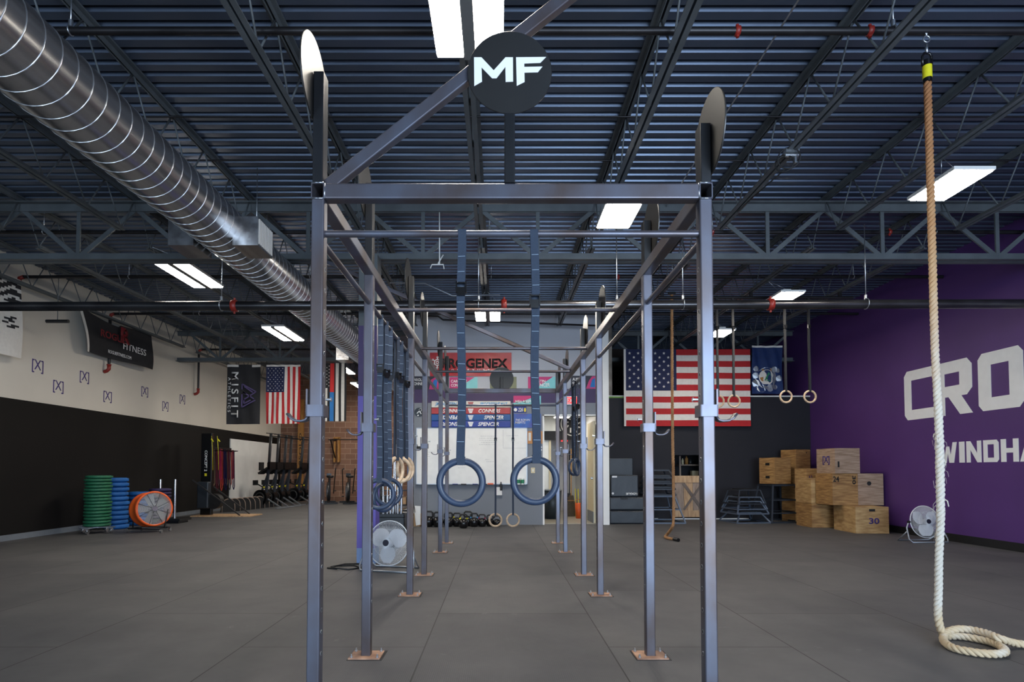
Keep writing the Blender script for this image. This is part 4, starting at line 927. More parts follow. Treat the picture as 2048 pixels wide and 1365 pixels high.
for k in range(6):
    a_ = k * PI / 3 + 0.5; b.box((e0.x + 0.09 * math.cos(a_), OY - 0.052, e0.z + 0.09 * math.sin(a_)), (0.05, 0.008, 0.022), 0, Matrix.Rotation(-a_, 3, 'Y')).ring((e0.x + 0.115 * math.cos(a_), OY - 0.052, e0.z + 0.115 * math.sin(a_)), (0, 1, 0), 0.018, 0.006, 0, 10, 5)
b.build('emblem', 'print_white', rb)
# long padded boards under the purple band
def board(label, y0, y1, m, left, right, left180, tm='print_white', lx=(886, 912), rx=(960, 1000), sh=0.25, d=0.05):
    a = wp(863, y0); c = wp(1021, y1); o = MB().span((a.x, OY - d, c.z), (c.x, OY - 0.002, a.z)).build('sponsor_board', m, None, origin=(a.x, OY - 0.002, c.z), bevel=0.012); tag(o, label, 'board', 'stacked boards above the whiteboard')
    e = d - 0.014
    def T(s, x0, x1, up):
        if up: A = wp(x0, y1 - 2.5); C = wp(x1, y0 + 2.5); text_obj(s, 'lettering', tm, o, (A.x, OY - d - 0.001, A.z), (1, 0, 0), (0, 0, 1), C.x - A.x, C.z - A.z, bold=0.03, shear=sh)
        else: A = wp(x1, y0 + 2.5); C = wp(x0, y1 - 2.5); text_obj(s, 'lettering', tm, o, (A.x, OY - d - 0.001, A.z), (-1, 0, 0), (0, 0, -1), A.x - C.x, A.z - C.z, bold=0.03, shear=sh)
    T(left, lx[0], lx[1], not left180); T(right, rx[0], rx[1], True)
    A = wp(936, y0 + 2); C = wp(947, y1 - 1.5)
    b = MB(); zz = A.z
    for k in range(4): hh = (A.z - C.z) / 4; b.span((A.x + 0.01 * k, OY - d - 0.004, A.z - hh * (k + 0.8)), (C.x - 0.01 * k, OY - d, A.z - hh * k))
    b.build('small_logo', tm if tm == 'print_white' else 'bannerred2', o)
board('pale padded board with blue lettering, top of the stack above the whiteboard', 803, 816, 'bannerwhite', 'JM BOLTEN', 'PROGRESSIVE MAT', False, 'skyblue', (870, 914), (960, 1015))
board('red padded board lettered CONNERS above the whiteboard', 816.3, 829, 'bannerred2', 'CONNERS', 'CONNERS', True, rx=(957, 1001), lx=(886, 926))
board('upper blue padded board lettered SPENCER above the whiteboard', 829.3, 842.3, 'bannerblue', 'SPENCER', 'SPENCER', True, rx=(968, 1007), lx=(877, 920))
board('lower blue padded board lettered SPENCER, just above the whiteboard', 842.6, 855.5, 'bannerblue2', 'SPENCER', 'SPENCER', True, rx=(956, 998), lx=(886, 926))
# name posters
p = sheet('poster', 'dark poster reading CAROLINE CONNERS, leftmost on the office wall', 'poster', 822, 753, 882, 779, 'navyprint', 'posters under the pale wall')
txt('CAROLINE', p, 824, 757, 853, 763, bold=0.02); txt('CONNERS', p, 824, 765, 851, 771, bold=0.02); poly(p, 'magenta_shape', [(858, 779), (862, 760), (872, 754), (882, 754), (882, 779)], 'magenta'); poly(p, 'blue_shape', [(864, 776), (867, 762), (875, 757), (873, 776)], 'brightblue', 0.002)
p = sheet('poster', 'teal and magenta poster left of the far round black disc', 'poster', 899, 755, 955, 779, 'teal', 'posters under the pale wall')
poly(p, 'magenta_shape', [(899, 755), (949, 755), (912, 779), (899, 779)], 'magenta'); txt('CAROLINE', p, 902, 760, 934, 766, bold=0.02); txt('CONNERS', p, 902, 768, 930, 774, bold=0.02)
p = sheet('olive_board', 'plain olive board behind the far round black disc', 'board', 980, 754, 1033, 779, 'olive')
p = sheet('poster', 'teal and magenta poster reading AUSTIN SPENCER beside the right ring strap', 'poster', 1056, 754, 1111, 779, 'teal', 'posters under the pale wall')
poly(p, 'magenta_shape', [(1056, 754), (1106, 754), (1068, 779), (1056, 779)], 'magenta'); txt('AUSTIN', p, 1066, 760, 1091, 766, bold=0.02); txt('SPENCER', p, 1068, 767, 1100, 774, bold=0.02)
p = sheet('poster', 'dark poster reading AUSTIN SPENCER over the office doorway', 'poster', 1142, 752, 1192, 778, 'navyprint', 'posters under the pale wall')
txt('AUSTIN', p, 1145, 756, 1165, 762, bold=0.02); txt('SPENCER', p, 1145, 764, 1171, 770, bold=0.02); poly(p, 'magenta_shape', [(1172, 778), (1178, 762), (1184, 753), (1192, 753), (1192, 778)], 'magenta'); poly(p, 'blue_shape', [(1180, 775), (1184, 760), (1190, 756), (1190, 775)], 'brightblue', 0.002)
p = sheet('poster', 'small pink and teal poster reading MFA right of the padded boards', 'poster', 1027, 792, 1082, 809, 'teal', 'small posters right of the boards')
poly(p, 'magenta_shape', [(1027, 792), (1074, 792), (1046, 803), (1027, 806)], 'magenta'); txt('MFA MISFIT', p, 1031, 801, 1066, 807, bold=0.02)
p = sheet('poster', 'tiny blue poster numbered 226 right of the padded boards', 'poster', 1027, 813, 1053, 826, 'blueprint', 'small posters right of the boards')
txt('226', p, 1036, 816, 1046, 824, bold=0.02, shear=0.2); cc = wp(1031, 820); MB().cyl((cc.x, OY - 0.014, cc.z), (cc.x, OY - 0.017, cc.z), 0.038).build('white_badge', 'print_white', p); poly(p, 'yellow_badge', [(1048, 823), (1048, 818), (1050, 816), (1052, 818), (1052, 823), (1050, 825)], 'yellowpaint')
p = sheet('poster', 'blue and violet poster reading THE ROMAN MISFITS', 'poster', 1027, 828, 1082, 856, 'violetprint', 'small posters right of the boards')
txt('THE ROMAN', p, 1031, 838.5, 1060, 842.5, bold=0.01, shear=0.2); txt('MISFITS', p, 1030, 843.5, 1051, 848, bold=0.01, shear=0.2)
# exit sign
p = sheet('exit_sign', 'lit red EXIT sign over the office doorway', 'sign', 1131, 793, 1156, 810, 'whiteplastic', d=0.04)
a = wp(1132, 808); c = wp(1155, 795); MB().span((a.x, OY - 0.046, a.z), (c.x, OY - 0.042, c.z)).build('red_face', 'exitred', p)
text_obj('EXIT', 'lettering', 'print_white', p, (wp(1134, 807).x, OY - 0.047, wp(1134, 807).z), (1, 0, 0), UP, wp(1153, 800).x - wp(1134, 800).x, 0.115, bold=0.02)
# round black wall emblem
cc = wp(838, 825); t = thing('round_wall_sign', 'round black sign with white marks left of the padded boards', 'sign', (cc.x, OY - 0.002, cc.z))
MB().cyl((cc.x, OY - 0.002, cc.z), (cc.x, OY - 0.022, cc.z), 0.10, n=36).build('disc', 'blackgloss', t)
b = MB(); b.bar((cc.x - 0.045, OY - 0.024, cc.z - 0.03), (cc.x, OY - 0.024, cc.z + 0.02), 0.018, 0.004, up=(0, 1, 0)).bar((cc.x + 0.05, OY - 0.024, cc.z - 0.04), (cc.x + 0.01, OY - 0.024, cc.z + 0.02), 0.018, 0.004, up=(0, 1, 0)).cyl((cc.x - 0.02, OY - 0.022, cc.z - 0.07), (cc.x - 0.02, OY - 0.026, cc.z - 0.07), 0.014).ring((cc.x + 0.03, OY - 0.024, cc.z + 0.05), (0, 1, 0), 0.03, 0.003, 0, 16, 5)
b.build('white_marks', 'print_white', t)
# whiteboard
a = wp(833, 857); c = wp(1054, 969); t = thing('whiteboard', 'large whiteboard on the grey office wall with faint writing', 'whiteboard', (a.x, OY - 0.002, c.z))
MB().span((a.x, OY - 0.02, c.z), (c.x, OY - 0.002, a.z)).build('writing_surface', 'whiteplastic', t)
b = MB(); 
for (p0, p1) in (((a.x, c.z), (c.x, c.z)), ((a.x, a.z), (c.x, a.z)), ((a.x, c.z), (a.x, a.z)), ((c.x, c.z), (c.x, a.z))): b.span((p0[0] - 0.008, OY - 0.026, p0[1] - 0.008), (p1[0] + 0.008, OY - 0.004, p1[1] + 0.008))
b.build('aluminium_frame', 'silver', t)
MB().span((a.x, OY - 0.07, c.z - 0.02), (c.x, OY - 0.02, c.z - 0.008)).build('pen_tray', 'bikegrey', t)
rnd = random.Random(11); b = MB()
for (x0, x1, yy, n) in ((958, 1000, 873, 5), (968, 992, 920, 2), (1012, 1040, 872, 1), (852, 872, 905, 3), (915, 935, 932, 2)):
    for k in range(n):
        A = wp(x0 + rnd.uniform(0, 6), yy + k * 4.2); x = A.x
        C = wp(x1 - rnd.uniform(0, 14), yy)
        while x < C.x: d_ = rnd.uniform(0.015, 0.05); b.span((x, OY - 0.0212, A.z - 0.003), (min(x + d_, C.x), OY - 0.0202, A.z + 0.003)); x += d_ + 0.012
b.span((wp(1006, 860).x, OY - 0.0212, wp(1006, 897).z), (wp(1006, 860).x + 0.004, OY - 0.0202, wp(1006, 860).z)).span((wp(1006, 897).x, OY - 0.0212, wp(1006, 897).z), (wp(1052, 897).x, OY - 0.0202, wp(1006, 897).z + 0.004))
b.build('handwriting', 'marker', t)['kind'] = 'stuff'
for px, m_, nm in ((905, 'blueprint', 'blue'), (922, 'black', 'black'), (945, 'blueprint', 'dark blue'), (963, 'black', 'long black')):
    A = wp(px, 968); tag(MB().cyl((A.x, OY - 0.045, c.z + 0.002), (A.x + 0.12, OY - 0.045, c.z + 0.002), 0.009).build('marker_pen', m_, None, origin=(A.x, OY - 0.045, c.z - 0.007)), nm + ' marker pen lying on the whiteboard tray', 'pen', 'marker pens on the tray')
A = wp(975, 967); tag(MB().span((A.x, OY - 0.068, c.z - 0.007), (A.x + 0.13, OY - 0.03, c.z + 0.022)).build('board_eraser', 'orange', None, origin=(A.x, OY - 0.05, c.z - 0.007)), 'orange eraser on the whiteboard tray', 'eraser')
for px, nm in ((1037, 'left'), (1045, 'right')):
    A = wp(px, 968); t = thing('wipes_tub', '%s white and green tub on the right end of the whiteboard tray' % nm, 'tub', (A.x, OY - 0.06, c.z - 0.008), 'tubs on the tray')
    MB().cyl((A.x, OY - 0.065, c.z - 0.008), (A.x, OY - 0.065, c.z + 0.13), 0.036).build('tub_body', 'whiteplastic', t); MB().cyl((A.x, OY - 0.065, c.z + 0.02), (A.x, OY - 0.065, c.z + 0.10), 0.0375).build('label_wrap', 'signgreen', t)
A = wp(837, 896); tag(MB().span((A.x - 0.04, OY - 0.05, A.z - 0.03), (A.x + 0.05, OY - 0.02, A.z + 0.03)).cyl((A.x - 0.02, OY - 0.035, A.z + 0.03), (A.x - 0.03, OY - 0.035, A.z + 0.07), 0.008).build('marker_holder', 'black', None, origin=(A.x, OY - 0.02, A.z)), 'small black pen holder stuck on the left edge of the whiteboard', 'holder')
p = sheet('cork_board', 'small cork notice board with paper beside the whiteboard', 'board', 1055, 863, 1085, 888, 'cork'); a = wp(1077, 882); c = wp(1081, 867); MB().span((a.x, OY - 0.018, a.z), (c.x, OY - 0.015, c.z)).build('paper_note', 'white', p); a = wp(1057, 882); c = wp(1062, 866); MB().span((a.x, OY - 0.018, a.z), (c.x, OY - 0.015, c.z)).build('paper_note', 'bannerwhite', p)
p = sheet('light_switch', 'cream switch plate on the grey wall seen through the right ring', 'switch', 1062, 936, 1070, 947, 'cream'); a = wp(1065, 944); c = wp(1067, 939); MB().span((a.x, OY - 0.022, a.z), (c.x, OY - 0.015, c.z)).build('toggle', 'whiteplastic', p)
p = sheet('wall_buttons', 'two small round white buttons beside the doorway frame', 'button', 1080, 893, 1085, 903, 'wallgrey', d=0.006)
for yy in (895, 900.5): A = wp(1082.5, yy); MB().cyl((A.x, OY - 0.006, A.z), (A.x, OY - 0.02, A.z), 0.018).build('button', 'whiteplastic', p)
p = sheet('paper_bag', 'crumpled white bag with a bottle hanging below the whiteboard', 'bag', 993, 975, 1004, 991, 'white', d=0.05); A = wp(1002, 968); MB().cyl((A.x, OY - 0.04, A.z - 0.15), (A.x, OY - 0.04, A.z), 0.028).cyl((A.x, OY - 0.04, A.z), (A.x, OY - 0.04, A.z + 0.04), 0.012).build('spray_bottle', 'bikegrey', p)
# flag and things inside the doorway
YI = 15.5
a = aY(1080, 835, YI); c = aY(1186, 881, YI)
f = surf((a.x, YI, a.z), (1, 0, 0), (0, 0, 1), c.x - a.x, a.z - c.z, wav(0.012, 20, 5, 0, 0.4))
fl_ = cloth('corridor_flag', 'grey and black flag with a round wheel emblem inside the office doorway', 'flag', f, 24, 10, lambda u, v: 1 if v > 0.58 else 0, ['bannerwhite', 'blackcloth'])
cc = aY(1146, 848, YI - 0.03); b = MB().cyl((cc.x, YI - 0.02, cc.z), (cc.x, YI - 0.03, cc.z), 0.37, 0, 40); b.build('emblem_disc', 'blackcloth', fl_)
b = MB().ring((cc.x, YI - 0.034, cc.z), (0, 1, 0), 0.32, 0.014, 0, 40, 6)
for k in range(9): a_ = 2 * PI * k / 9; b.bar((cc.x + 0.13 * math.cos(a_), YI - 0.034, cc.z + 0.13 * math.sin(a_)), (cc.x + 0.25 * math.cos(a_ + 0.25), YI - 0.034, cc.z + 0.25 * math.sin(a_ + 0.25)), 0.035, 0.004, up=(0, 1, 0))
b.build('emblem_marks', 'whitecloth', fl_)
a = aY(1093, 985, 14.6); t = thing('trash_bin', 'dark plastic bin just inside the office doorway', 'bin', (1.32, 14.3, 0.012))
MB().lathe((1.32, 14.3, 0.012), (0, 0, 1), [(0, 0), (0.19, 0), (0.235, 0.70), (0.225, 0.70), (0.18, 0.02), (0, 0.02)], 0, 28).build('bin_body', 'trash', t); MB().ring((1.32, 14.3, 0.71), (0, 0, 1), 0.235, 0.014, 0, 32, 8).build('bag_rim', 'silver', t)
t = thing('red_tag_sign', 'tiny red sign over the inner corridor opening', 'sign', (0, 0, 0)); t.location = (1.78, 15.58, 2.02); LOC[t.name] = Vector(t.location); MB().span((1.68, 15.56, 1.97), (1.86, 15.59, 2.06)).build('sign_face', 'exitred', t)
def broom(x, y, label, m_h, m_b, wdt):
    t = thing('broom', label, 'broom', (x, y, 0.012), 'brooms in the corridor')
    MB().cyl((x, y, 0.55), (x + 0.02, y + 0.08, 1.75), 0.014, n=10).build('handle', m_h, t)
    b = MB().prism([(x - wdt, y - 0.03, 0.015), (x + wdt, y - 0.03, 0.03), (x + 0.06, y - 0.03, 0.55), (x - 0.05, y - 0.03, 0.55)], (0, 0.08, 0)); b.build('bristles', m_b, t)
    MB().box((x, y + 0.01, 0.42), (wdt * 1.1, 0.1, 0.02)).build('binding', 'yellowwood', t)
broom(1.86, 14.9, 'straw broom with a brown head leaning in the corridor', 'yellowwood', 'broom', 0.15)
broom(2.0, 16.4, 'dark broom leaning behind the orange bucket', 'black', 'bikegrey', 0.10)
for x, nm in ((1.96, 'left'), (2.03, 'right')): tag(MB().cyl((x, 14.75, 0.014), (x + 0.01, 14.9, 0.72), 0.011, n=10).build('yellow_pole', 'yellow', None, origin=(x, 14.75, 0.014)), '%s of two yellow poles standing beside the orange bucket' % nm, 'pole', 'yellow poles')
t = thing('mop_bucket', 'orange-red bucket on the corridor floor', 'bucket', (1.98, 14.35, 0.012)); MB().lathe((1.98, 14.35, 0.012), (0, 0, 1), [(0, 0), (0.075, 0), (0.095, 0.38), (0.088, 0.38), (0.07, 0.01), (0, 0.01)], 0, 24).build('bucket_body', 'orange', t); MB().ring((1.98, 14.35, 0.39), (0, 1, 0), 0.09, 0.005, 0, 20, 6, 0, PI).build('bail', 'orange', t)

# ================================================================== EQUIPMENT ON THE FLOOR
def floor_fan(x, y, cz, R, rz, label, tilt=-0.15):
    t = thing('floor_fan', label, 'fan', (x, y, 0), 'chrome floor fans', rz)
    Rt = Matrix.Rotation(tilt, 3, 'X')
    def P(v): return Rt @ Vector(v) + Vector((0, 0, cz))
    def xf(b):
        b.v = [P(v) for v in b.v]; return b
    b = MB(); dep = lambda r: 0.075 * math.sqrt(max(0, 1 - (r / R) ** 2))
    for s in (-1, 1):
        for k in range(84):
            a = 2 * PI * k / 84; pts = []
            for q in (0.16, 0.5, 0.8, 0.95, 1.0): r = R * q; pts.append((r * math.cos(a + (1 - q) * 0.5 * s), s * dep(r), r * math.sin(a + (1 - q) * 0.5 * s)))
            b.tube(pts, 0.0017, 0, 4, caps=False)
        b.ring((0, s * dep(R * 0.6), 0), (0, 1, 0), R * 0.6, 0.0016, 0, 40, 5)
    b.ring((0, 0, 0), (0, 1, 0), R, 0.007, 0, 56, 8)
    xf(b).build('wire_guard', 'fanmesh', t, world=False)
    for k in range(3):
        b = MB(); vs = []; a0 = 2 * PI * k / 3 + 0.5; n = 8
        for i in range(n + 1):
            q = i / n; r = R * (0.18 + 0.7 * q); wd = R * (0.16 + 0.26 * math.sin(PI * min(1, q * 0.8 + 0.15)))
            for s, yy in ((-1, 0.03), (1, -0.03)):
                d = wd * s; vs.append((r * math.cos(a0) - d * math.sin(a0), yy * (1 - 0.3 * q), r * math.sin(a0) + d * math.cos(a0)))
        vs2 = [(v[0], v[1] + 0.004, v[2]) for v in vs]
        fs = [(2 * i, 2 * i + 1, 2 * i + 3, 2 * i + 2) for i in range(n)]
        b.add(vs, fs, 0, True).add(vs2, [f_[::-1] for f_ in fs], 0, True); xf(b).build('blade', 'fanblade', t, world=False)
    b = MB().cyl((0, -0.075, 0), (0, 0.05, 0), 0.045); xf(b).build('hub', 'fanblade', t, world=False)
    b = MB().cyl((0, -0.082, 0), (0, -0.075, 0), 0.038); xf(b).build('hub_badge', 'navyprint', t, world=False)
    b = MB().cyl((0, 0.05, 0), (0, 0.22, 0), 0.065); xf(b).build('motor', 'black', t, world=False)
    zz = 0.012
    b = MB().tube([(-R - 0.03, 0.0, cz), (-R - 0.05, 0.02, cz - 0.1), (-R - 0.08, -0.06, zz + 0.05), (-R - 0.05, -0.1, zz), (R + 0.05, -0.1, zz), (R + 0.08, -0.06, zz + 0.05), (R + 0.05, 0.02, cz - 0.1), (R + 0.03, 0, cz)], 0.0115, 0, 10)
    b.tube([(-R - 0.06, -0.0, 0.18), (-R - 0.02, 0.25, zz), (R + 0.02, 0.25, zz), (R + 0.06, 0.0, 0.18)], 0.0115, 0, 10); b.build('tube_stand', 'silver', t, world=False)
    for s in (-1, 1): MB().cyl((s * (R + 0.01), 0, cz), (s * (R + 0.045), 0, cz), 0.02).build('side_knob', 'black', t, world=False)
c = aY(777, 1085, 6.95); floor_fan(c.x, 6.95, 0.33, 0.265, -0.25, 'chrome floor fan between the second and third left rig posts')
c = aY(1850, 1043, 9.7); floor_fan(c.x, 9.7, 0.34, 0.265, 0.10, 'chrome floor fan against the purple wall behind the climbing rope')
tag(MB().tube([(-1.95, 7.05, 0.010), (-2.08, 7.1, 0.010), (-2.0, 7.28, 0.010), (-1.8, 7.30, 0.010), (-1.68, 7.12, 0.010), (-1.8, 7.0, 0.010), (-1.95, 7.02, 0.022), (-2.04, 7.12, 0.022), (-1.93, 7.33, 0.022), (-1.75, 7.40, 0.012)], 0.009, 0, 8).build('jump_rope', 'black'), 'coiled black cable on the floor at the foot of the violet column', 'cable')

# bumper plate stacks
plate_n = 0
def plate(x, y, z, R, h, m, label, group):
    b = MB().lathe((0, 0, 0), (0, 0, 1), [(0.025, 0), (R - 0.035, 0), (R - 0.03, h * 0.17), (R - 0.004, h * 0.20), (R, h * 0.26), (R, h * 0.80), (R - 0.004, h * 0.86), (R - 0.03, h * 0.90), (R - 0.035, h - 0.001), (0.025, h - 0.001)], 0, 40, True, closed=True)
    return b
def stack(name, x, y, z0, R, h, n, m, wording, group, seed):
    me = None; rnd = random.Random(seed)
    for k in range(n):
        if me is None:
            o = plate(0, 0, 0, R, h, m, '', group).build('bumper_plate', m); MB().ring((0, 0, h / 2), (0, 0, 1), 0.026, 0.005, 0, 20, 6).build('steel_hub', 'zinc', o, world=False); me = o
        else: o = dup(me)
        o.location = (x + rnd.uniform(-0.012, 0.012), y + rnd.uniform(-0.012, 0.012), z0 + k * (h + 0.0012)); o.rotation_euler = (0, 0, rnd.uniform(0, 6)); LOC[o.name] = Vector(o.location)
        pos = 'topmost' if k == n - 1 else ('bottom' if k == 0 else 'number %d from below' % (k + 1))
        tag(o, wording % pos, 'weight plate', group)
sx, sy = -7.66, 11.12
t = thing('plate_dolly', 'low silver dolly on casters under the green plates', 'dolly', (sx, sy, 0))
MB().box((sx, sy, 0.115), (0.62, 0.10, 0.02)).box((sx, sy, 0.115), (0.10, 0.62, 0.018)).cyl((sx, sy, 0.124), (sx, sy, 0.128), 0.2).build('frame', 'silver', t)
for (dx_, dy_) in ((-0.27, 0), (0.27, 0), (0, -0.27), (0, 0.27)):
    w_ = MB().cyl((sx + dx_ - 0.012, sy + dy_, 0.042), (sx + dx_ + 0.012, sy + dy_, 0.042), 0.042).box((sx + dx_, sy + dy_, 0.082), (0.04, 0.05, 0.05)).build('caster', 'chrome', t)
stack('g', sx, sy, 0.130, 0.225, 0.0595, 16, 'green', 'green bumper plate, %s in its stack', 'green plates on the dolly', 1)
stack('b', -7.86, 11.95, 0.0, 0.225, 0.094, 11, 'blue', 'blue bumper plate, %s in the taller blue stack', 'blue plates in the taller stack', 2)
stack('c', -7.87, 12.75, 0.0, 0.225, 0.090, 8, 'blue', 'blue bumper plate, %s in the shorter blue stack', 'blue plates in the shorter stack', 3)
t = thing('plate_cart', 'black plate cart with two chrome pegs behind the orange fan', 'cart', (-7.60, 13.3, 0))
MB().box((-7.60, 13.3, 0.08), (0.9, 0.5, 0.05)).box((-7.60, 13.3, 0.03), (0.8, 0.4, 0.06)).build('cart_base', 'blacksteel', t)
for x in (-7.74, -7.40): MB().cyl((x, 13.3, 0.1), (x, 13.3, 0.99), 0.025).build('peg', 'chrome', t)
me = None
for k in range(9):
    if me is None: o = plate(0, 0, 0, 0.225, 0.072, '', '', '').build('bumper_plate', 'purpleplate'); me = o
    else: o = dup(me)
    o.location = (-7.74, 13.3, 0.108 + k * 0.0755); tag(o, 'dark violet plate on the cart, %s' % ('topmost' if k == 8 else 'number %d from the floor' % (k + 1)), 'weight plate', 'violet plates on the cart')

# orange drum fan
fx, fy = -6.78, 11.35
t = thing('drum_fan', 'orange drum fan on a black wheeled base beside the plate stacks', 'fan', (fx, fy, 0), rz=math.radians(-2))
R_ = 0.335; Cz = 0.44; ang = math.radians(56); ax = Vector((math.sin(ang), -math.cos(ang), 0.10)).normalized(); C0 = Vector((0.0, 0.0, Cz)) + ax * 0.16
MB().lathe(C0 - ax * 0.33, ax, [(R_ - 0.01, 0), (R_, 0.01), (R_, 0.06), (R_ - 0.012, 0.08), (R_ - 0.012, 0.25), (R_, 0.27), (R_ + 0.004, 0.33), (R_ - 0.03, 0.335), (R_ - 0.03, 0.30), (R_ - 0.02, 0.0)], 0, 48, True, closed=True).build('drum_shell', 'orange', t, world=False)
q_ = Vector((0, 0, 1)); xx = ax.cross(q_).normalized(); yy_ = xx.cross(ax).normalized()
b = MB()
for rr in [0.05 + 0.011 * k for k in range(24)]: b.ring(C0, ax, rr, 0.0018, 0, 44, 4)
b.build('wire_grille', 'fanmesh', t, world=False)
b = MB()
for k in range(8): a = 2 * PI * k / 8 + 0.35; d = xx * math.cos(a) + yy_ * math.sin(a); b.tube([C0 + d * 0.04 + ax * 0.004, C0 + d * 0.31 + ax * 0.004], 0.004, 0, 6)
b.build('grille_spokes', 'bikegrey', t, world=False)
MB().cyl(C0 - ax * 0.0, C0 + ax * 0.02, 0.05).build('grille_hub', 'chrome', t, world=False)
for k in range(5):
    a = 2 * PI * k / 5; d = xx * math.cos(a) + yy_ * math.sin(a); e_ = -xx * math.sin(a) + yy_ * math.cos(a)
    MB().prism([C0 - ax * 0.10 + d * 0.05 - e_ * 0.04, C0 - ax * 0.06 + d * 0.05 + e_ * 0.05, C0 - ax * 0.06 + d * 0.285 + e_ * 0.10, C0 - ax * 0.12 + d * 0.285 - e_ * 0.07], ax * 0.004).build('blade', 'bladegrey', t, world=False)
MB().cyl(C0 - ax * 0.3, C0 - ax * 0.08, 0.08).build('motor', 'bikegrey', t, world=False)
b = MB(); base_pts = [(-0.34, -0.16), (0.36, -0.24), (0.30, 0.14), (-0.30, 0.20)]
b.tube([(p[0], p[1], 0.075) for p in base_pts] + [(base_pts[0][0], base_pts[0][1], 0.075)], 0.014, 0, 8)
b.tube([(-0.34, -0.02, 0.075), (-0.345, 0.0, Cz)], 0.012, 0, 8).tube([(0.33, -0.1, 0.075), (0.345, 0.0, Cz)], 0.012, 0, 8); b.build('cradle', 'blacksteel', t, world=False)
for p in base_pts: MB().cyl((p[0] - 0.014, p[1], 0.036), (p[0] + 0.014, p[1], 0.036), 0.036).build('wheel', 'chrome', t, world=False)
MB().bar(C0 - ax * 0.14 - xx * (R_ + 0.001) + q_ * 0.02, C0 - ax * 0.03 - xx * (R_ - 0.0) + q_ * 0.01, 0.035, 0.03).build('side_handle', 'black', t, world=False)

# ski trainer and band rack on the left wall
Ys = 15.9; sx = aX(418, 960, -7.75).y
x0 = -7.62; y0 = 15.3
t = thing('ski_trainer', 'tall black ski trainer standing on a flat platform beside the hanging bands', 'trainer', (x0, y0, 0))
MB().span((x0 - 0.22, y0 - 0.02, 0.02), (x0 + 0.06, y0 + 0.12, 2.18)).build('column', 'blackgloss', t, bevel=0.01)
MB().box((x0 - 0.08, y0 - 0.1, 0.55), (0.30, 0.18, 0.7)).build('lower_housing', 'vinyl', t, bevel=0.03)
MB().cyl((x0 + 0.17, y0 - 0.12, 0.38), (x0 + 0.17, y0 + 0.08, 0.38), 0.2).build('flywheel', 'black', t)
MB().span((x0 - 0.3, y0 - 0.35, 0.0), (x0 + 1.25, y0 + 0.40, 0.025)).build('platform', 'pine', t)
for yy in (y0 - 0.28, y0 + 0.3): MB().bar((x0 - 0.30, yy, 0.95), (x0 + 0.95, yy, 0.03), 0.03, 0.03).build('brace', 'bikegrey', t)
for s in (0, 1): MB().tube([(x0 + 0.05 + 0.15 * s, y0 - 0.02, 2.1), (x0 + 0.10 + 0.15 * s, y0 - 0.06, 1.75), (x0 + 0.12 + 0.15 * s, y0 - 0.06, 1.2)], 0.006, 0, 6).cyl((x0 + 0.06 + 0.17 * s, y0 - 0.05, 2.02), (x0 + 0.12 + 0.17 * s, y0 - 0.06, 1.95), 0.016).build('pull_handle', 'yellow', t)
text_obj('CONCEPT 2', 'lettering', 'print_white', t, (x0 - 0.12, y0 - 0.024, 1.72), (0, 0, -1), (1, 0, 0), 0.55, 0.07, bold=0.02)
MB().box((x0 - 0.085, y0 - 0.024, 1.08), (0.06, 0.004, 0.07)).build('yellow_mark', 'yellow', t)
bx = XL + 0.12
t = thing('band_rack', 'black peg rack on the left wall holding the coloured bands', 'rack', (bx, 16.1, 1.8))
MB().span((XL, 16.7, 1.72), (XL + 0.08, 17.95, 1.88)).build('rail', 'blacksteel', t)
cols = ['tan', 'maroon', 'pink', 'grey', 'orange', 'navy', 'rose', 'navy', 'maroon', 'tan', 'grey', 'rose', 'orange', 'navy']; yb = 16.76
for k, cn in enumerate(cols):
    yy = yb + k * 0.088; MB().cyl((XL + 0.06, yy, 1.76), (XL + 0.30, yy, 1.79), 0.012, n=8).build('peg', 'blacksteel', t)
    ln = 1.05 + 0.18 * math.sin(k * 2.1); xx0 = XL + 0.12 + 0.05 * (k % 3)
    b = MB(); pts = [(xx0, yy - 0.028, 1.80), (xx0 + 0.01, yy - 0.036, 1.80 - ln * 0.5), (xx0 + 0.02, yy - 0.05, 1.80 - ln * 0.93), (xx0 + 0.02, yy, 1.80 - ln), (xx0 + 0.02, yy + 0.05, 1.80 - ln * 0.93), (xx0 + 0.01, yy + 0.045, 1.80 - ln * 0.5), (xx0, yy + 0.028, 1.80), (xx0, yy, 1.815)]
    b.sweep(pts, [(-0.003, -0.013), (0.003, -0.013), (0.003, 0.013), (-0.003, 0.013)], 0, up=Vector((1, 0, 0)), closed=True)
    tag(b.build('resistance_band', 'band_' + cn, None, origin=(xx0, yy, 1.8)), '%s looped resistance band, %s in the row from the ski trainer' % (cn, ['first', 'second', 'third', 'fourth', 'fifth', 'sixth', 'seventh', 'eighth', 'ninth', 'tenth', 'eleventh', 'twelfth', 'thirteenth', 'last'][k]), 'exercise band', 'bands on the wall rack')
# row of upright padded steps
me = None
for k in range(11):
    if me is None:
        o = thing('ab_mat', 'x', 'exercise pad'); n = 10; out = []
        for i in range(n + 1): a = PI * i / n; out.append((-0.19 * math.cos(a), 0, 0.12 + 0.26 * math.sin(a) ** 0.7))
        out = [(-0.19, 0, 0.0)] + out + [(0.19, 0, 0.0)]
        MB().prism([(p[0], -0.04, p[2]) for p in out], (0, 0.07, 0)).build('pad', 'black', o, world=False)
        MB().tube([(p[0] * 0.98, -0.045, p[2]) for p in out], 0.012, 0, 6).build('pale_edge', 'pinegrey', o, world=False); me = o
    else: o = dup(me)
    o.location = (-7.75 + 0.035 * k, 16.65 + 0.27 * k, 0.0); o.rotation_euler = (0, 0, 0.9)
    tag(o, 'curved black pad standing on edge, %s of the row beyond the ski trainer' % ORD[k], 'exercise pad', 'pads standing in a row')

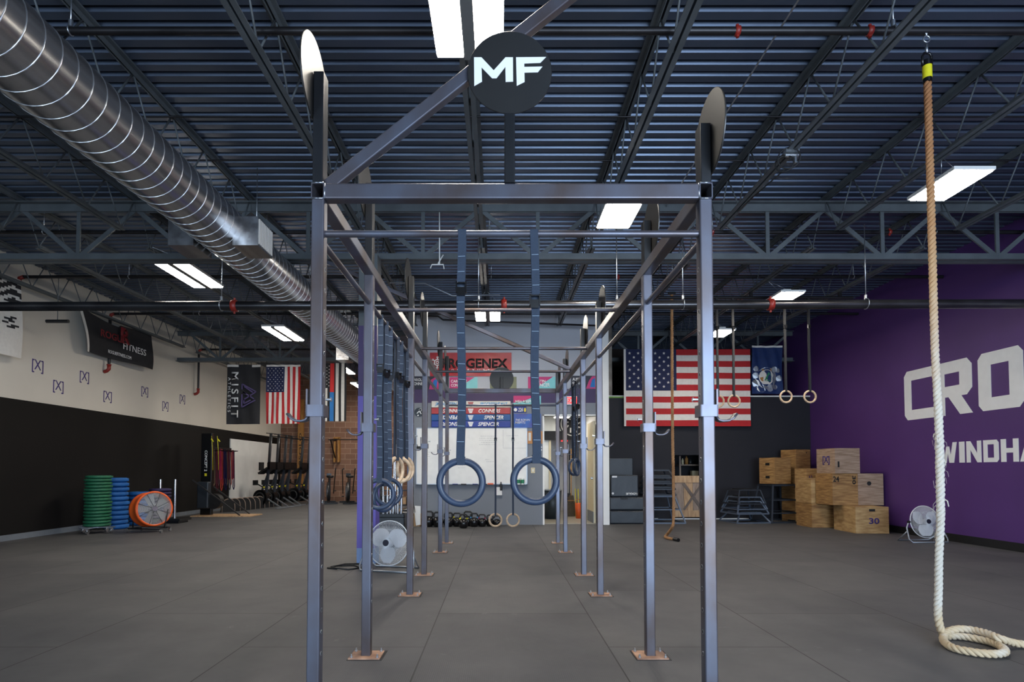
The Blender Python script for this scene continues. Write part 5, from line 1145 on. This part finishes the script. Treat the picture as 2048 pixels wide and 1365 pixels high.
# rowers stored upright
me = None
def rower():
    t = thing('rowing_machine', 'x', 'rowing machine')
    MB().sweep([(0.02, 0, 1.12), (0.10, 0.0, 2.38)], rsec(0.085, 0.05, 0.01), 0, smooth=True).build('monorail', 'rail_dk', t, world=False)
    MB().bar((-0.06, 0, 0.45), (0.03, 0, 1.25), 0.07, 0.07, rad=0.01).bar((-0.40, 0.05, 0.15), (0.0, 0.02, 1.1), 0.05, 0.06, rad=0.01).build('main_frame', 'frame_dk', t, world=False)
    MB().cyl((-0.22, -0.09, 0.33), (-0.22, 0.09, 0.33), 0.25, n=32).build('flywheel_housing', 'blackgloss', t, world=False)
    MB().ring((-0.22, -0.095, 0.33), (0, 1, 0), 0.15, 0.02, 0, 28, 6).build('fan_vent', 'bikegrey', t, world=False)
    MB().box((-0.10, 0, 1.18), (0.36, 0.28, 0.06), 0, Matrix.Rotation(-0.5, 3, 'Y')).box((-0.24, 0, 1.32), (0.05, 0.20, 0.26)).build('foot_rests', 'black', t, world=False)
    MB().box((0.14, 0, 1.34), (0.07, 0.30, 0.24)).build('seat', 'blackgloss', t, world=False)
    MB().bar((-0.12, 0, 0.36), (0.52, -0.05, 0.03), 0.035, 0.035).box((0.52, -0.05, 0.02), (0.08, 0.5, 0.03)).build('front_foot', 'silver', t, world=False)
    MB().bar((-0.10, 0, 0.62), (-0.42, 0, 0.78), 0.03, 0.03).box((-0.45, 0, 0.80), (0.05, 0.2, 0.16)).build('monitor_arm', 'black', t, world=False)
    MB().tube([(0.11, -0.25, 2.36), (0.11, 0.25, 2.36)], 0.014, 0, 8).bar((0.10, 0, 2.28), (0.55, 0, 2.24), 0.02, 0.03).build('rear_leg', 'black', t, world=False)
    MB().box((-0.105, -0.04, 0.66), (0.05, 0.02, 0.05)).build('yellow_mark', 'yellow', t, world=False)
    return t
me = rower()
for k, (px, Y) in enumerate(((535, 18.4), (551, 18.9), (566, 19.4), (577, 19.9), (600, 20.4), (614, 20.9))):
    o = me if k == 0 else dup(me)
    c = aY(px, 1000, Y); o.location = (c.x, Y, 0); o.rotation_euler = (0, 0, -0.25 - 0.05 * (k % 2)); LOC[o.name] = Vector(o.location)
    tag(o, 'black rowing machine stored upright, %s in the row from the left' % ORD[k], 'rowing machine', 'rowing machines stored upright')

# air bikes by the brick wall
def air_bike():
    t = thing('air_bike', 'x', 'exercise bike')
    MB().cyl((-0.05, 0.25, 0.42), (0.05, 0.25, 0.42), 0.34, n=32).build('fan_cage', 'bikegrey', t, world=False)
    MB().ring((-0.055, 0.25, 0.42), (1, 0, 0), 0.2, 0.02, 0, 28, 6).build('cage_vent', 'silver', t, world=False)
    MB().bar((0, 0.25, 0.42), (0, -0.35, 0.45), 0.05, 0.06).bar((0, -0.35, 0.30), (0, -0.42, 0.92), 0.045, 0.045).box((0, 0.55, 0.04), (0.55, 0.06, 0.06)).box((0, -0.6, 0.04), (0.5, 0.06, 0.06)).bar((0, -0.6, 0.04), (0, 0.55, 0.04), 0.05, 0.05).build('frame', 'blacksteel', t, world=False)
    MB().lathe((0, -0.44, 0.93), (0, 0, 1), [(0, 0), (0.08, 0), (0.13, 0.03), (0.12, 0.08), (0, 0.09)], 0, 16).build('saddle', 'black', t, world=False)
    for s in (-1, 1):
        MB().tube([(s * 0.17, 0.28, 0.35), (s * 0.2, 0.12, 0.85), (s * 0.22, 0.05, 1.22), (s * 0.2, -0.14, 1.25)], 0.017, 0, 8).tube([(s * 0.2, -0.14, 1.25), (s * 0.2, -0.28, 1.24)], 0.024, 0, 8).build('handle_arm', 'blacksteel', t, world=False)
        MB().box((s * 0.2, -0.02, 0.36 + s * 0.1), (0.09, 0.1, 0.03)).build('pedal', 'black', t, world=False)
    MB().box((0, 0.16, 1.02), (0.16, 0.04, 0.13)).bar((0, 0.25, 0.7), (0, 0.16, 1.0), 0.03, 0.03).build('console', 'blackgloss', t, world=False)
    return t
me = air_bike()
for k, (px, Y, rz, w_) in enumerate(((658, 20.9, 0.35, 'visible between the two left rig posts, left one'), (697, 20.9, 0.35, 'touching the violet column in the view'), (736, 20.9, 0.3, 'mostly behind the second left rig post'))):
    o = me if k == 0 else dup(me); c = aY(px, 1000, Y); o.location = (c.x, Y, 0); o.rotation_euler = (0, 0, rz); LOC[o.name] = Vector(o.location)
    tag(o, 'dark exercise bike by the brick wall, ' + w_, 'exercise bike', 'exercise bikes by the brick wall')
# things fixed to the brick wall
a = aY(598, 800, 22.15); c = aY(612, 985, 22.15)
t = thing('climbing_board', 'tall yellow timber post on the brick wall beside the rowing machines', 'board', (a.x, 22.1, c.z)); MB().span((a.x, 22.06, c.z), (a.x + 0.2, 22.18, a.z)).build('timber', 'yellowwood', t)
text_obj('3SOLO', 'lettering', 'print_black', t, (a.x + 0.15, 22.055, aY(605, 930, 22.1).z), (0, 0, 1), (-1, 0, 0), 1.2, 0.1)
a = aY(667, 876, 22.0); c = aY(676, 925, 22.0)
t = thing('pull_up_bracket', 'yellow timber bracket with a long black bar on the brick wall', 'bracket', (a.x, 22.1, c.z))
MB().span((a.x, 22.02, c.z), (a.x + 0.06, 22.2, a.z)).span((c.x - 0.03, 22.02, c.z), (c.x + 0.04, 22.2, a.z)).span((a.x - 0.02, 22.02, a.z - 0.04), (c.x + 0.04, 22.2, a.z + 0.03)).build('timber', 'yellowwood', t)
L0 = aY(657, 880, 21.4); L1 = aY(745, 880, 21.4); MB().cyl(L0, L1, 0.018).bar((a.x + 0.05, 21.4, L0.z), (a.x + 0.05, 22.1, L0.z), 0.03, 0.03).bar((a.x + 0.05, 21.45, L0.z), (a.x + 0.06, 22.05, c.z + 0.15), 0.035, 0.03).build('bar_and_arm', 'blacksteel', t)

# barbell storage between the rig posts and the office
bxc = aY(783, 1040, 11.6)
t = thing('barbell_bin', 'black barbell storage bin behind the floor fan', 'bin', (bxc.x, 11.6, 0)); b = MB()
X0, X1 = aY(752, 1000, 11.6).x, aY(812, 1000, 11.6).x
b.span((X0, 11.4, 0.0), (X1, 11.41, 0.34)).span((X0, 11.79, 0), (X1, 11.8, 0.34)).span((X0, 11.4, 0), (X0 + 0.01, 11.8, 0.34)).span((X1 - 0.01, 11.4, 0), (X1, 11.8, 0.34)).span((X0, 11.4, 0), (X1, 11.8, 0.02)).span((X0, 11.4, 0.27), (X1, 11.8, 0.28)); b.build('bin_body', 'vinyl', t)
for k, (px, top_) in enumerate(((767, 862), (774, 858), (785, 868), (789, 880), (796, 868), (802, 884), (779, 890))):
    xx0 = aY(px, 1000, 11.5).x; yy = 11.48 + 0.055 * (k % 4); zt_ = aY(px, top_, yy).z; zb_ = 0.285
    t = thing('barbell', 'chrome barbell standing upright in the storage bin, %s from the violet column' % ORD[k], 'barbell', (xx0, yy, zb_), 'barbells in the storage bin')
    dxx = 0.02 * (k % 3 - 1)
    MB().cyl((xx0, yy, zb_), (xx0 + dxx * 0.2, yy, zb_ + 0.40), 0.025, n=14).build('lower_sleeve', 'chrome', t); MB().cyl((xx0 + dxx * 0.2, yy, zb_ + 0.40), (xx0 + dxx * 0.8, yy, zt_ - 0.42), 0.014, n=12).ring((xx0 + dxx * 0.2, yy, zb_ + 0.41), (0, 0, 1), 0.022, 0.012, 0, 14, 6).ring((xx0 + dxx * 0.8, yy, zt_ - 0.42), (0, 0, 1), 0.022, 0.012, 0, 14, 6).build('shaft', 'chrome', t); MB().cyl((xx0 + dxx * 0.8, yy, zt_ - 0.41), (xx0 + dxx, yy, zt_), 0.025, n=14).build('upper_sleeve', 'chrome', t)
t = thing('storage_shelf', 'dark shelf unit with cardboard boxes left of the office wall', 'shelf', (-2.15, 12.95, 0)); b = MB()
for x in (-2.62, -1.96): b.span((x, 12.75, 0), (x + 0.03, 13.15, 1.05))
for z in (0.1, 0.42, 0.74, 1.03): b.span((-2.62, 12.75, z), (-1.93, 13.15, z + 0.02))
b.build('shelf_frame', 'blacksteel', t)
for k, (x, z, w_, h_, m_) in enumerate(((-2.30, 0.765, 0.28, 0.2, 'cardboard'), (-2.45, 0.445, 0.3, 0.2, 'black'), (-2.15, 0.445, 0.22, 0.16, 'cardboard'), (-2.2, 0.125, 0.3, 0.22, 'cardboard'))):
    tag(MB().span((x - w_ / 2, 12.8, z), (x + w_ / 2, 13.1, z + h_)).build('storage_box', m_, None, origin=(x, 12.95, z), bevel=0.006), ['cardboard box on the top tier of the dark shelf', 'black box on the middle tier of the dark shelf', 'small cardboard box on the middle tier of the dark shelf', 'cardboard box on the lowest tier of the dark shelf'][k], 'box', 'boxes on the dark shelf')
a = aY(827, 1014, 12.55); t = thing('cardboard_box', 'open cardboard box with white flaps leaning at the left end of the office wall', 'box', (a.x, 12.55, 0))
MB().span((aY(812, 0, 12.5).x, 12.42, 0), (aY(845, 0, 12.5).x, 12.7, 0.26)).build('box_body', 'cardboard', t); 
for (p_) in ([(806, 1021), (829, 1012), (831, 1026), (807, 1031)], [(827, 1012), (841, 1013), (841, 1050), (832, 1052)]): MB().prism([aY(q[0], q[1], 12.40) for q in p_], (0, 0.008, 0)).build('white_flap', 'white', t)

# kettlebells in front of the office wall
def kettlebell(x, y, s, col, label, rz):
    t = thing('kettlebell', label, 'kettlebell', (x, y, 0), 'kettlebells along the office wall', rz)
    MB().lathe((0, 0, 0), (0, 0, 1), [(0, 0), (0.062 * s, 0), (0.09 * s, 0.03 * s), (0.105 * s, 0.09 * s), (0.095 * s, 0.15 * s), (0.055 * s, 0.19 * s), (0, 0.2 * s)], 0, 28).build('bell', 'blackgloss', t, world=False)
    MB().tube([(-0.055 * s, 0, 0.165 * s), (-0.078 * s, 0, 0.20 * s), (-0.075 * s, 0, 0.255 * s), (-0.05 * s, 0, 0.28 * s), (0.05 * s, 0, 0.28 * s), (0.075 * s, 0, 0.255 * s), (0.078 * s, 0, 0.20 * s), (0.055 * s, 0, 0.165 * s)], 0.017 * s, 0, 10).build('handle', 'black', t, world=False)
    if col:
        for sx_ in (-1, 1): MB().tube([(sx_ * 0.069 * s, 0, 0.185 * s), (sx_ * 0.078 * s, 0, 0.21 * s)], 0.0185 * s, 0, 10).build('colour_band', col, t, world=False)
    return t
kbs = [(808, 12.2, 1.25, 'orange', 'with orange bands, leftmost beside the white flaps'), (857, 12.35, 1.15, None, 'large plain one just behind the fourth left rig post'), (876, 12.3, 1.1, None, 'plain one between the fourth and fifth left rig posts'), (897, 12.35, 1.05, None, 'plain one behind the last left rig post'), (914, 12.4, 1.0, 'yellowpaint', 'at the back left of the one with the yellow band'), (927, 12.05, 1.0, 'yellow', 'with a bright yellow band, nearest of the row'), (936, 12.5, 1.1, None, 'at the back, right of the one with the yellow band'), (948, 12.35, 1.0, 'skyblue', 'with light blue bands'), (964, 12.4, 0.9, 'band_pink', 'small, with red bands'), (980, 12.45, 0.85, None, 'small plain one left of the left wooden ring'), (994, 12.4, 0.8, 'silver', 'smallest, with silver marks, seen through the left wooden ring')]
for k, (px, Y, s, col, w_) in enumerate(kbs): kettlebell(aY(px, 1040, Y).x, Y, s, col, 'black kettlebell ' + w_, 0.25 * math.sin(k * 3.0))

# soft plyo blocks and the padded board right of the white pier
a = aY(1218, 993, 12.95); X0, X1 = 2.47, aY(1293, 1040, 12.95).x
for k, (z0, z1, nm) in enumerate(((0.0, 0.30, 'lower'), (0.305, 0.60, 'upper'))):
    t = thing('foam_block', '%s large black vinyl foam block beside the white pier' % nm, 'foam block', (2.9, 13.3, z0), 'foam blocks')
    MB().span((X0, 12.95, z0), (X1, 13.85, z1)).build('vinyl_cover', 'vinyl', t, bevel=0.03); 
    if k == 1: MB().box(((X0 + X1) / 2 - 0.08, 12.945, z1 - 0.03), (0.15, 0.012, 0.05)).build('handle_strap', 'black', t)
a = aY(1221, 951, 13.0); c = aY(1277, 994, 13.0)
t = thing('foam_box', 'smaller black foam box with upside-down ROGUE lettering on top of the foam blocks', 'foam box', (a.x, 13.0, 0.605)); MB().span((a.x, 13.0, 0.606), (c.x, 13.6, a.z)).build('vinyl_cover', 'vinyl', t, bevel=0.02)
p0 = aY(1277, 990, 12.995); p1 = aY(1255, 995, 12.995); text_obj('ROGUE', 'lettering', 'print_white', t, (c.x - 0.02, 12.998, 0.606 + 0.09), (-1, 0, 0), (0, 0, -1), 0.26, 0.05, bold=0.04)
MB().box((a.x + 0.09, 12.998, a.z - 0.035), (0.11, 0.004, 0.04)).build('white_tag', 'print_white', t); MB().cyl((a.x + 0.05, 12.998, 0.68), (a.x + 0.05, 12.995, 0.68), 0.025).build('round_mark', 'print_white', t)
a = aY(1218, 917, 14.1); c = aY(1265, 950, 14.1); tag(MB().span((a.x, 14.05, 0.55), (c.x, 14.16, a.z)).build('padded_panel', 'vinyl', None, origin=((a.x + c.x) / 2, 14.1, 0.55), bevel=0.015), 'dark padded panel leaning on the charcoal wall behind the foam box', 'panel')

# steel plyo frames
def frame_box(t, name, m, x, y, z0, z1, wb, wt, r=0.016, mid=None, rz=0.0, db=None, dt=None):
    db = db or wb; dt = dt or wt; b = MB(); c_, s_ = math.cos(rz), math.sin(rz)
    def P(px, py, z): return Vector((x + px * c_ - py * s_, y + px * s_ + py * c_, z))
    B = [P(sx_ * wb / 2, sy_ * db / 2, z0 + r) for sx_, sy_ in ((-1, -1), (1, -1), (1, 1), (-1, 1))]; T = [P(sx_ * wt / 2, sy_ * dt / 2, z1 - r) for sx_, sy_ in ((-1, -1), (1, -1), (1, 1), (-1, 1))]
    for i in range(4):
        j = (i + 1) % 4; b.bar(B[i], B[j], 2 * r, 2 * r); b.bar(T[i], T[j], 2 * r, 2 * r); b.bar(B[i], T[i], 2 * r, 2 * r, up=(0, 1, 0))
    for q in (mid or []):
        Mq = [B[i].lerp(T[i], q) for i in range(4)]
        for i in range(4): b.bar(Mq[i], Mq[(i + 1) % 4], 1.6 * r, 1.6 * r)
    return b.build(name, m, t)
def top_pad(t, x, y, z, w_, rz, m='black'): MB().box((x, y, z + 0.008), (w_, w_, 0.016), 0, Matrix.Rotation(rz, 3, 'Z')).build('rubber_top', m, t)
c = aY(1495, 1040, 13.3); X_, Y_ = aY(1492, 1030, 13.35).x, 13.45; z = 0.0
for k, (h_, m_) in enumerate(((0.25, 'frame'), (0.30, 'frame'), (0.30, 'frame'), (0.34, 'frame_dk'))):
    zz = (0, 0.20, 0.30, 0.42)[k]
    t = thing('plyo_frame', 'steel jump frame in the nested stack left of the wooden boxes, %s' % ['bottom', 'second from below', 'second from the top', 'topmost'][k], 'jump box', (X_, Y_, zz), 'nested steel jump frames')
    frame_box(t, 'steel_frame', m_, X_, Y_, zz + 0.002, zz + h_, 0.80 - 0.045 * k, 0.50, r=0.014, rz=0.12); top_pad(t, X_, Y_, zz + h_, 0.36 , 0.12)
c = aY(1560, 1040, 13.4); X_, Y_ = c.x, 13.55; zt_ = aY(1555, 968, 13.3).z
t = thing('plyo_frame', 'tall dark steel jump frame carrying the two small plywood boxes', 'jump box', (X_, Y_, 0)); frame_box(t, 'steel_frame', 'frame_dk', X_, Y_, 0, zt_ - 0.02, 0.80, 0.56, r=0.018, mid=(0.25, 0.6), rz=0.15); top_pad(t, X_, Y_, zt_ - 0.02, 0.56, 0.15)
c = aY(1315, 1040, 13.4); X_ = c.x + 0.03; Y_ = 13.5
for k in range(5):
    zz = 0.0 if k == 0 else 0.56 + 0.13 * (k - 1); h_ = 0.62 if k == 0 else 0.26
    t = thing('plyo_frame', 'dark steel jump frame behind the second right rig post, %s' % ['tall bottom one', 'second from below', 'middle of its stack', 'second from the top', 'topmost'][k], 'jump box', (X_, Y_, zz), 'steel jump frames behind the rig post')
    frame_box(t, 'steel_frame', 'frame_dk' if k else 'frame', X_, Y_, zz + (0.06 if k else 0), zz + h_, (0.98 if k == 0 else 0.68 - 0.02 * k), (0.62 if k == 0 else 0.5 - 0.02 * k), r=0.016, mid=(0.5,) if k == 0 else None); top_pad(t, X_, Y_, zz + h_, 0.42, 0)
# half door in the hatch, shelves behind it
t = thing('barn_door', 'low plank door with a cross brace filling the hatch in the charcoal wall', 'door', (HX0, DY - 0.03, 0.06)); zt_ = aY(1370, 952, DY).z
xs = [HX0, 4.52, 4.74, HX1]
for k, m_ in enumerate(('pinegrey', 'pine', 'pinegrey')): MB().span((xs[k] + 0.003, DY - 0.03, 0.06), (xs[k + 1] - 0.003, DY - 0.005, zt_)).build('plank', m_, t)
MB().span((HX0, DY - 0.05, zt_ - 0.17), (HX1, DY - 0.03, zt_)).build('top_rail', 'pine', t); MB().span((HX0, DY - 0.05, 0.06), (HX1, DY - 0.03, 0.22)).build('bottom_rail', 'pine', t)
MB().bar((HX0 + 0.22, DY - 0.04, zt_ - 0.19), (HX1 - 0.02, DY - 0.04, 0.24), 0.07, 0.018, up=(0, 1, 0)).build('brace', 'brace', t); MB().bar((HX0 + 0.22, DY - 0.058, 0.24), (HX1 - 0.02, DY - 0.058, zt_ - 0.19), 0.05, 0.016, up=(0, 1, 0)).build('brace', 'brace', t)
t = thing('closet_shelf', 'pale shelves in the dark closet above the plank door', 'shelf', (4.9, DY + 0.9, 0.9)); zS = aY(1385, 932, DY + 0.8).z
MB().span((4.62, DY + 0.65, zS), (5.28, DY + 1.18, zS + 0.03)).build('upper_board', 'pinegrey', t); MB().span((4.62, DY + 0.65, zS - 0.30), (5.28, DY + 1.18, zS - 0.27)).build('lower_board', 'pinegrey', t); MB().span((4.62, DY + 0.62, 0.0), (4.66, DY + 0.66, zS + 0.25)).build('upright', 'pinegrey', t)
for k, (x, r, h_, m_) in enumerate(((4.76, 0.03, 0.16, 'cream'), (4.86, 0.04, 0.22, 'yellowwood'), (4.96, 0.045, 0.14, 'bikegrey'))):
    tag(MB().lathe((x, DY + 0.8, zS + 0.031), (0, 0, 1), [(0, 0), (r, 0), (r, h_ * 0.7), (r * 0.4, h_ * 0.85), (r * 0.4, h_), (0, h_)], 0, 16).build('supply_bottle', m_, None, origin=(x, DY + 0.8, zS + 0.031)), '%s bottle on the closet shelf above the plank door' % ['small cream', 'tall yellow', 'dark grey'][k], 'bottle', 'bottles on the closet shelf')
tag(MB().box((5.08, DY + 0.85, zS - 0.20), (0.16, 0.14, 0.14)).build('supply_box', 'cream', None, origin=(5.08, DY + 0.85, zS - 0.27)), 'small cream box on the lower closet shelf', 'box')

# wooden jump boxes
def ply_box(x, y, z, dx_, dy_, dz_, rz, m, label, marks=(), slot=None, hole=None):
    """x, y: centre; dx_ along local x"""
    t = thing('plywood_jump_box', label, 'jump box', (x, y, z), 'plywood jump boxes stacked by the purple wall', rz)
    b = MB(); th = 0.018
    b.box((0, 0, dz_ / 2), (dx_ - 2 * th, dy_ - 2 * th, dz_ - 0.004)); b.build('inner_core', m, t, world=False)
    b = MB().box((0, -dy_ / 2 + th / 2, dz_ / 2), (dx_, th, dz_)); b.build('front_panel', m, t, world=False, bevel=0.002)
    b = MB().box((0, dy_ / 2 - th / 2, dz_ / 2), (dx_, th, dz_)); b.build('back_panel', m, t, world=False, bevel=0.002)
    for s in (-1, 1): MB().box((s * (dx_ / 2 - th / 2), 0, dz_ / 2), (th, dy_ - 2 * th - 0.002, dz_)).build('side_panel', m, t, world=False)
    MB().box((0, 0, dz_ - th / 2 + 0.001), (dx_ - 2 * th, dy_ - 2 * th, th)).build('top_panel', m, t, world=False)
    for s in slot or []:
        (face, u, v, w_, h_) = s
        if face == 'F': MB().box((u, -dy_ / 2 - 0.0008, v), (w_, 0.003, h_)).build('hand_slot', 'print_black', t, world=False)
        else: MB().box((-dx_ / 2 - 0.0008, u, v), (0.003, w_, h_)).build('hand_slot', 'print_black', t, world=False)
    if hole: MB().cyl((hole[0], -dy_ / 2 + 0.001, hole[1]), (hole[0], -dy_ / 2 - 0.0015, hole[1]), hole[2]).build('round_hole', 'print_black', t, world=False)
    for (face, s, u, v, w_, h_, mm, rot) in marks:
        if face == 'F': o, X, Y = Vector((u, -dy_ / 2 - 0.001, v)), Vector((1, 0, 0)), Vector((0, 0, 1))
        else: o, X, Y = Vector((-dx_ / 2 - 0.001, u, v)), Vector((0, -1, 0)), Vector((0, 0, 1))
        if rot: X, Y = (-Y, X)
        tx = text_obj(s, 'stencil', mm, None, o, X, Y, w_, h_, bold=0.03, depth=0.0015); tx.parent = t
    return t
BX = 'plywood jump box '
# front group against the purple wall
ply_box(7.10, 11.42, 0, 0.61, 0.80, 0.505, -0.06, 'ply_a', 'pale ' + BX + 'stencilled 30 with a hand slot, nearest on the floor', marks=[('F', '30', -0.06, 0.18, 0.19, 0.115, 'purplemark', False)], slot=[('F', 0, 0.44, 0.11, 0.045)])
ply_box(7.365, 11.78, 0.508, 0.49, 0.61, 0.625, -0.04, 'ply_c', 'grainy ' + BX + 'with a round hole, upper right on the pale box', hole=(-0.03, 0.43, 0.042))
ply_box(6.862, 11.80, 0.508, 0.505, 0.61, 0.625, 0.0, 'ply_b', 'mottled ' + BX + 'stencilled 24 and 30, middle of the pile', marks=[('F', '24', -0.24, 0.46, 0.12, 0.11, 'print_black', False), ('F', '30', 0.14, 0.58, 0.17, 0.07, 'print_black', True)])
ply_box(6.90, 11.80, 1.136, 0.50, 0.64, 0.50, 0.02, 'ply_c', BX + 'with a bracket X mark on its side, topmost of the near pile', marks=[('S', '[X]', 0.10, 0.17, 0.24, 0.18, 'purplemark', False)], slot=[('F', -0.18, 0.18, 0.035, 0.115)])
ply_box(6.765, 12.46, 0, 0.45, 0.64, 0.505, 0.0, 'ply_b', 'dark-veined ' + BX + 'on the floor left of the pale one')
ply_box(6.765, 12.46, 0.508, 0.46, 0.64, 0.52, 0.0, 'ply_a', BX + 'with pale swirls, on top of the dark-veined one')
# far group in the corner
ply_box(7.02, 13.06, 0, 0.46, 0.50, 0.585, 0.0, 'ply_a', BX + 'with violet numbers up its edge, bottom of the corner pile', marks=[('F', '20', -0.17, 0.42, 0.26, 0.07, 'purplemark', True)])
ply_box(7.02, 13.06, 0.588, 0.46, 0.50, 0.65, 0.0, 'ply_a', BX + 'with violet numbers up its edge, second in the corner pile', marks=[('F', '24', -0.17, 0.50, 0.26, 0.07, 'purplemark', True)])
ply_box(7.05, 13.77, 0, 0.42, 0.46, 0.83, 0.30, 'ply_b', 'scuffed ' + BX + 'standing behind in the corner beside the tall frame')
ply_box(7.05, 13.77, 0.833, 0.42, 0.46, 0.415, 0.30, 'ply_b', BX + 'second from the top of the rear corner pile')
ply_box(7.05, 13.77, 1.251, 0.42, 0.46, 0.43, 0.30, 'ply_b', BX + 'with dark knots, topmost of the rear corner pile', hole=(0.10, 0.36, 0.016))
# the two on the tall frame
zt_ = aY(1555, 968, 13.3).z + 0.001; Xc = aY(1556, 940, 13.35).x
h1 = (aY(1556, 915, 13.25).z - aY(1556, 967.5, 13.25).z) / 2
ply_box(Xc, 13.5, zt_ - 0.004, 0.48, 0.46, h1 - 0.002, 0.35, 'ply_b', 'small orange-grained ' + BX + 'resting directly on the tall dark frame', slot=[('S', -0.02, h1 * 0.5, 0.12, 0.06)])
ply_box(Xc, 13.5, zt_ + h1 - 0.004, 0.48, 0.46, h1, 0.35, 'ply_b', 'small orange-grained ' + BX + 'upper one of the two on the tall dark frame', slot=[('S', -0.02, h1 * 0.5, 0.12, 0.06)])
